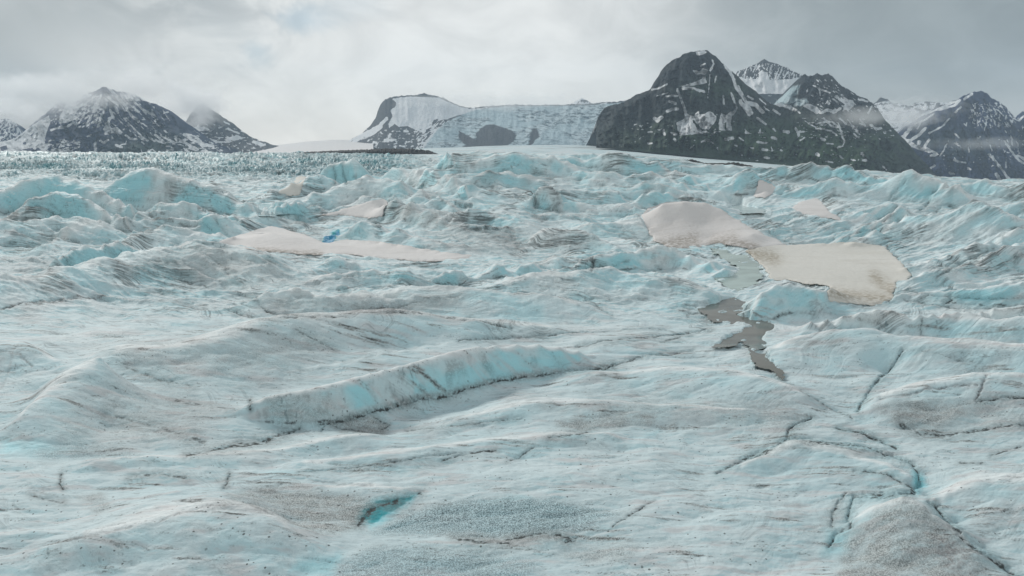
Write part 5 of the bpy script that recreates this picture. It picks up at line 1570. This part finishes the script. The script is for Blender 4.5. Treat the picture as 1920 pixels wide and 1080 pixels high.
sheet("distant_glacier", [[(700, 300), (860, 300), (1100, 306), (1300, 318), (1500, 326), (1620, 336)],
                          [(700, 292), (860, 291), (1100, 294), (1300, 306), (1500, 318), (1620, 330)],
                          [(700, 284), (860, 281), (1000, 278), (1150, 282), (1300, 296), (1460, 309), (1620, 326)],
                          [(700, 281), (860, 276), (960, 272), (1080, 272), (1160, 276), (1300, 291), (1460, 306), (1620, 322)]],
      [1500, 2300, 3600, 5200], ICE, 'smooth pale glacier tongue sweeping below the icefall to the dark mountain', 'glacier', .5, 3)
sheet("snowfield", [[(400, 296), (560, 292), (700, 290)], [(400, 290), (480, 288), (560, 286), (700, 282)],
                    [(400, 288), (470, 284), (520, 272), (580, 265), (640, 262), (700, 264)]],
      [5000, 6000, 9800], SNOW_A, 'gentle white snowfield in the pass between the left and centre mountains', 'snowfield', .6, 8)
sheet("ice_plain", [[(-700, 303), (0, 303), (500, 302), (700, 302), (860, 303)], [(-700, 297), (0, 296), (300, 296), (500, 291), (860, 294)],
                    [(-700, 293), (0, 293), (100, 293), (170, 296), (300, 296), (420, 291), (520, 286), (860, 289)]],
      [3600, 4600, 6000], ICE, 'flat distant blue ice running to the foot of the left mountain', 'glacier', .7, 12, n=500, blue_amt=.5)


def moraine(name, pts, thick, Y, label, seed):
    """long heap of dark rubble: top line follows pts (image x, row), real thickness and depth"""
    px = np.arange(pts[0][0], pts[-1][0], .9)
    top = np.interp(px, [p[0] for p in pts], [p[1] for p in pts])
    tk = np.interp(px, [p[0] for p in pts], thick)
    s = np.linspace(-1, 1, 19)
    P, S_ = np.meshgrid(px, s)
    hgt = tk * (1 - np.abs(S_) ** 1.6) * (1 + .5 * fbm(P / 6, S_ * 2, 4, .65, seed)) + .3 * tk * fbm(P / 3, S_ * 4, 3, .6, seed + 1)
    foot = top + tk
    X, Y_, Z = unproject(P, foot + 0 * S_, Y + S_ * Y * .02)
    Z = Z + hgt / F_PX * Y
    Z[0] -= Y / F_PX * 3
    Z[-1] -= Y / F_PX * 3
    o = grid_mesh(name, X, Y_ * np.ones_like(X), Z, mat=RUBBLE)
    tag(o, label, 'moraine', 'structure')


RUBBLE = bpy.data.materials.new("dark_rubble")
RUBBLE.use_nodes = True
_g = NT(RUBBLE.node_tree)
_p = RUBBLE.node_tree.nodes['Principled BSDF']
_n = _g.noise(_g.mapping(_g.n('ShaderNodeTexCoord').outputs['Object'], (.12, .12, .12)), 1.0, 6, .7)
RUBBLE.node_tree.links.new(_g.mix(_g.smooth(_n, .35, .65), (.012, .013, .014, 1), (.045, .045, .045, 1)), _p.inputs['Base Color'])
_p.inputs['Roughness'].default_value = .9
moraine("moraine", [(545, 287), (580, 285), (620, 283), (680, 281), (720, 279), (770, 280), (805, 283), (826, 291)], [1, 3.5, 4, 5, 7.5, 9, 9, 2], 2600,
        'long dark rubble moraine left of the pointed ice peak', 51)
moraine("moraine", [(862, 287), (872, 288), (884, 290), (898, 294)], [2, 4, 3, 1], 1500, 'short dark moraine scrap right of the pointed ice peak', 55)
moraine("moraine", [(1252, 304), (1272, 304), (1286, 301), (1296, 299), (1310, 303), (1322, 306), (1340, 306), (1362, 306), (1376, 304), (1392, 308), (1412, 311)],
        [1, 3, 5, 7, 5, 4, 2, 3, 5, 5, 2], 1350, 'low black moraine mounds on the pale glacier below the domed mountain', 59)


# ------------------------------------------------------------------ air and low cloud
def haze_box():
    x, y0, y1, z0, z1 = 11000, -400, 12200, -1500, 1300
    vs_ = [(-x, y0, z0), (x, y0, z0), (x, y1, z0), (-x, y1, z0), (-x, y0, z1), (x, y0, z1), (x, y1, z1), (-x, y1, z1)]
    fs = [(0, 3, 2, 1), (4, 5, 6, 7), (0, 1, 5, 4), (1, 2, 6, 5), (2, 3, 7, 6), (3, 0, 4, 7)]
    me = bpy.data.meshes.new("haze")
    me.from_pydata(vs_, [], fs)
    o = bpy.data.objects.new("haze", me)
    m = bpy.data.materials.new("haze_air")
    m.use_nodes = True
    t = m.node_tree
    t.nodes.clear()
    v = t.nodes.new('ShaderNodeVolumePrincipled')
    v.inputs['Color'].default_value = (.70, .85, 1.0, 1)
    v.inputs['Density'].default_value = HAZE_D
    v.inputs['Anisotropy'].default_value = 0.1
    ou = t.nodes.new('ShaderNodeOutputMaterial')
    t.links.new(v.outputs[0], ou.inputs['Volume'])
    me.materials.append(m)
    COL.objects.link(o)
    tag(o, 'thin blue grey haze over the glacier and mountains', 'haze', 'stuff')


HAZE_D = 3.1e-5
haze_box()


def cloud(px, py, Y, wpx, hpx, depth, dens, label, seed, thr=.5):
    """a bank of low cloud with noise broken edges"""
    X, Yc, Z = unproject(px, py, Y)
    sx, sz = wpx / F_PX * Y, hpx / F_PX * Y
    import bmesh
    bm = bmesh.new()
    bmesh.ops.create_icosphere(bm, subdivisions=3, radius=1.0)
    for v in bm.verts:
        v.co = (v.co.x * sx, v.co.y * depth, v.co.z * sz)
    me = bpy.data.meshes.new("low_cloud")
    bm.to_mesh(me)
    bm.free()
    o = bpy.data.objects.new("low_cloud", me)
    o.location = (X, Y, Z)
    m = bpy.data.materials.new("cloud_vapour")
    m.use_nodes = True
    t = m.node_tree
    t.nodes.clear()
    g = NT(t)
    pos = g.n('ShaderNodeTexCoord').outputs['Object']
    rad = g.n('ShaderNodeVectorMath', {0: g.mapping(pos, (1 / sx, 1 / depth, 1 / sz))}, operation='LENGTH').outputs['Value']
    nn = g.noise(g.mapping(pos, (1 / 260, 1 / 260, 1 / 170), loc=(seed * 3.1, 0, 0)), 1.0, 4, .6, .5)
    e = g.math('SUBTRACT', g.math('ADD', g.math('MULTIPLY', g.math('SUBTRACT', nn, .5), 2.6), .62), rad)
    d = g.math('MULTIPLY', g.smooth(e, -.25, .8), dens)
    v = g.n('ShaderNodeVolumePrincipled', {'Color': (1, 1, 1, 1), 'Density': d, 'Anisotropy': .3})
    ou = g.n('ShaderNodeOutputMaterial')
    t.links.new(v.outputs[0], ou.inputs['Volume'])
    me.materials.append(m)
    COL.objects.link(o)
    tag(o, label, 'cloud', 'stuff', 'low clouds caught on the mountains')


cloud(100, 176, 6300, 160, 50, 600, .0042, 'grey cloud hiding the ridge left of the steep left summit', 1)
cloud(275, 150, 6900, 120, 44, 500, .0028, 'cloud cap drifting over the summit of the steep left mountain', 2)
cloud(20, 205, 6600, 90, 36, 500, .0044, 'dark cloud bank low on the far left edge', 3)
cloud(366, 196, 8000, 85, 56, 500, .0058, 'mist swallowing the top of the grey mountain behind', 4)
cloud(1695, 218, 6900, 120, 44, 500, .0040, 'cloud filling the gap between the two right mountains', 5)
cloud(1625, 220, 4500, 150, 22, 260, .0032, 'thin wisp across the right shoulder of the domed mountain', 6)
cloud(1830, 270, 5300, 150, 16, 240, .0014, 'faint wisp halfway up the far right mountain', 7)
cloud(960, 190, 8700, 260, 22, 400, .0026, 'thin veil of cloud resting on the rim of the icefall', 8)
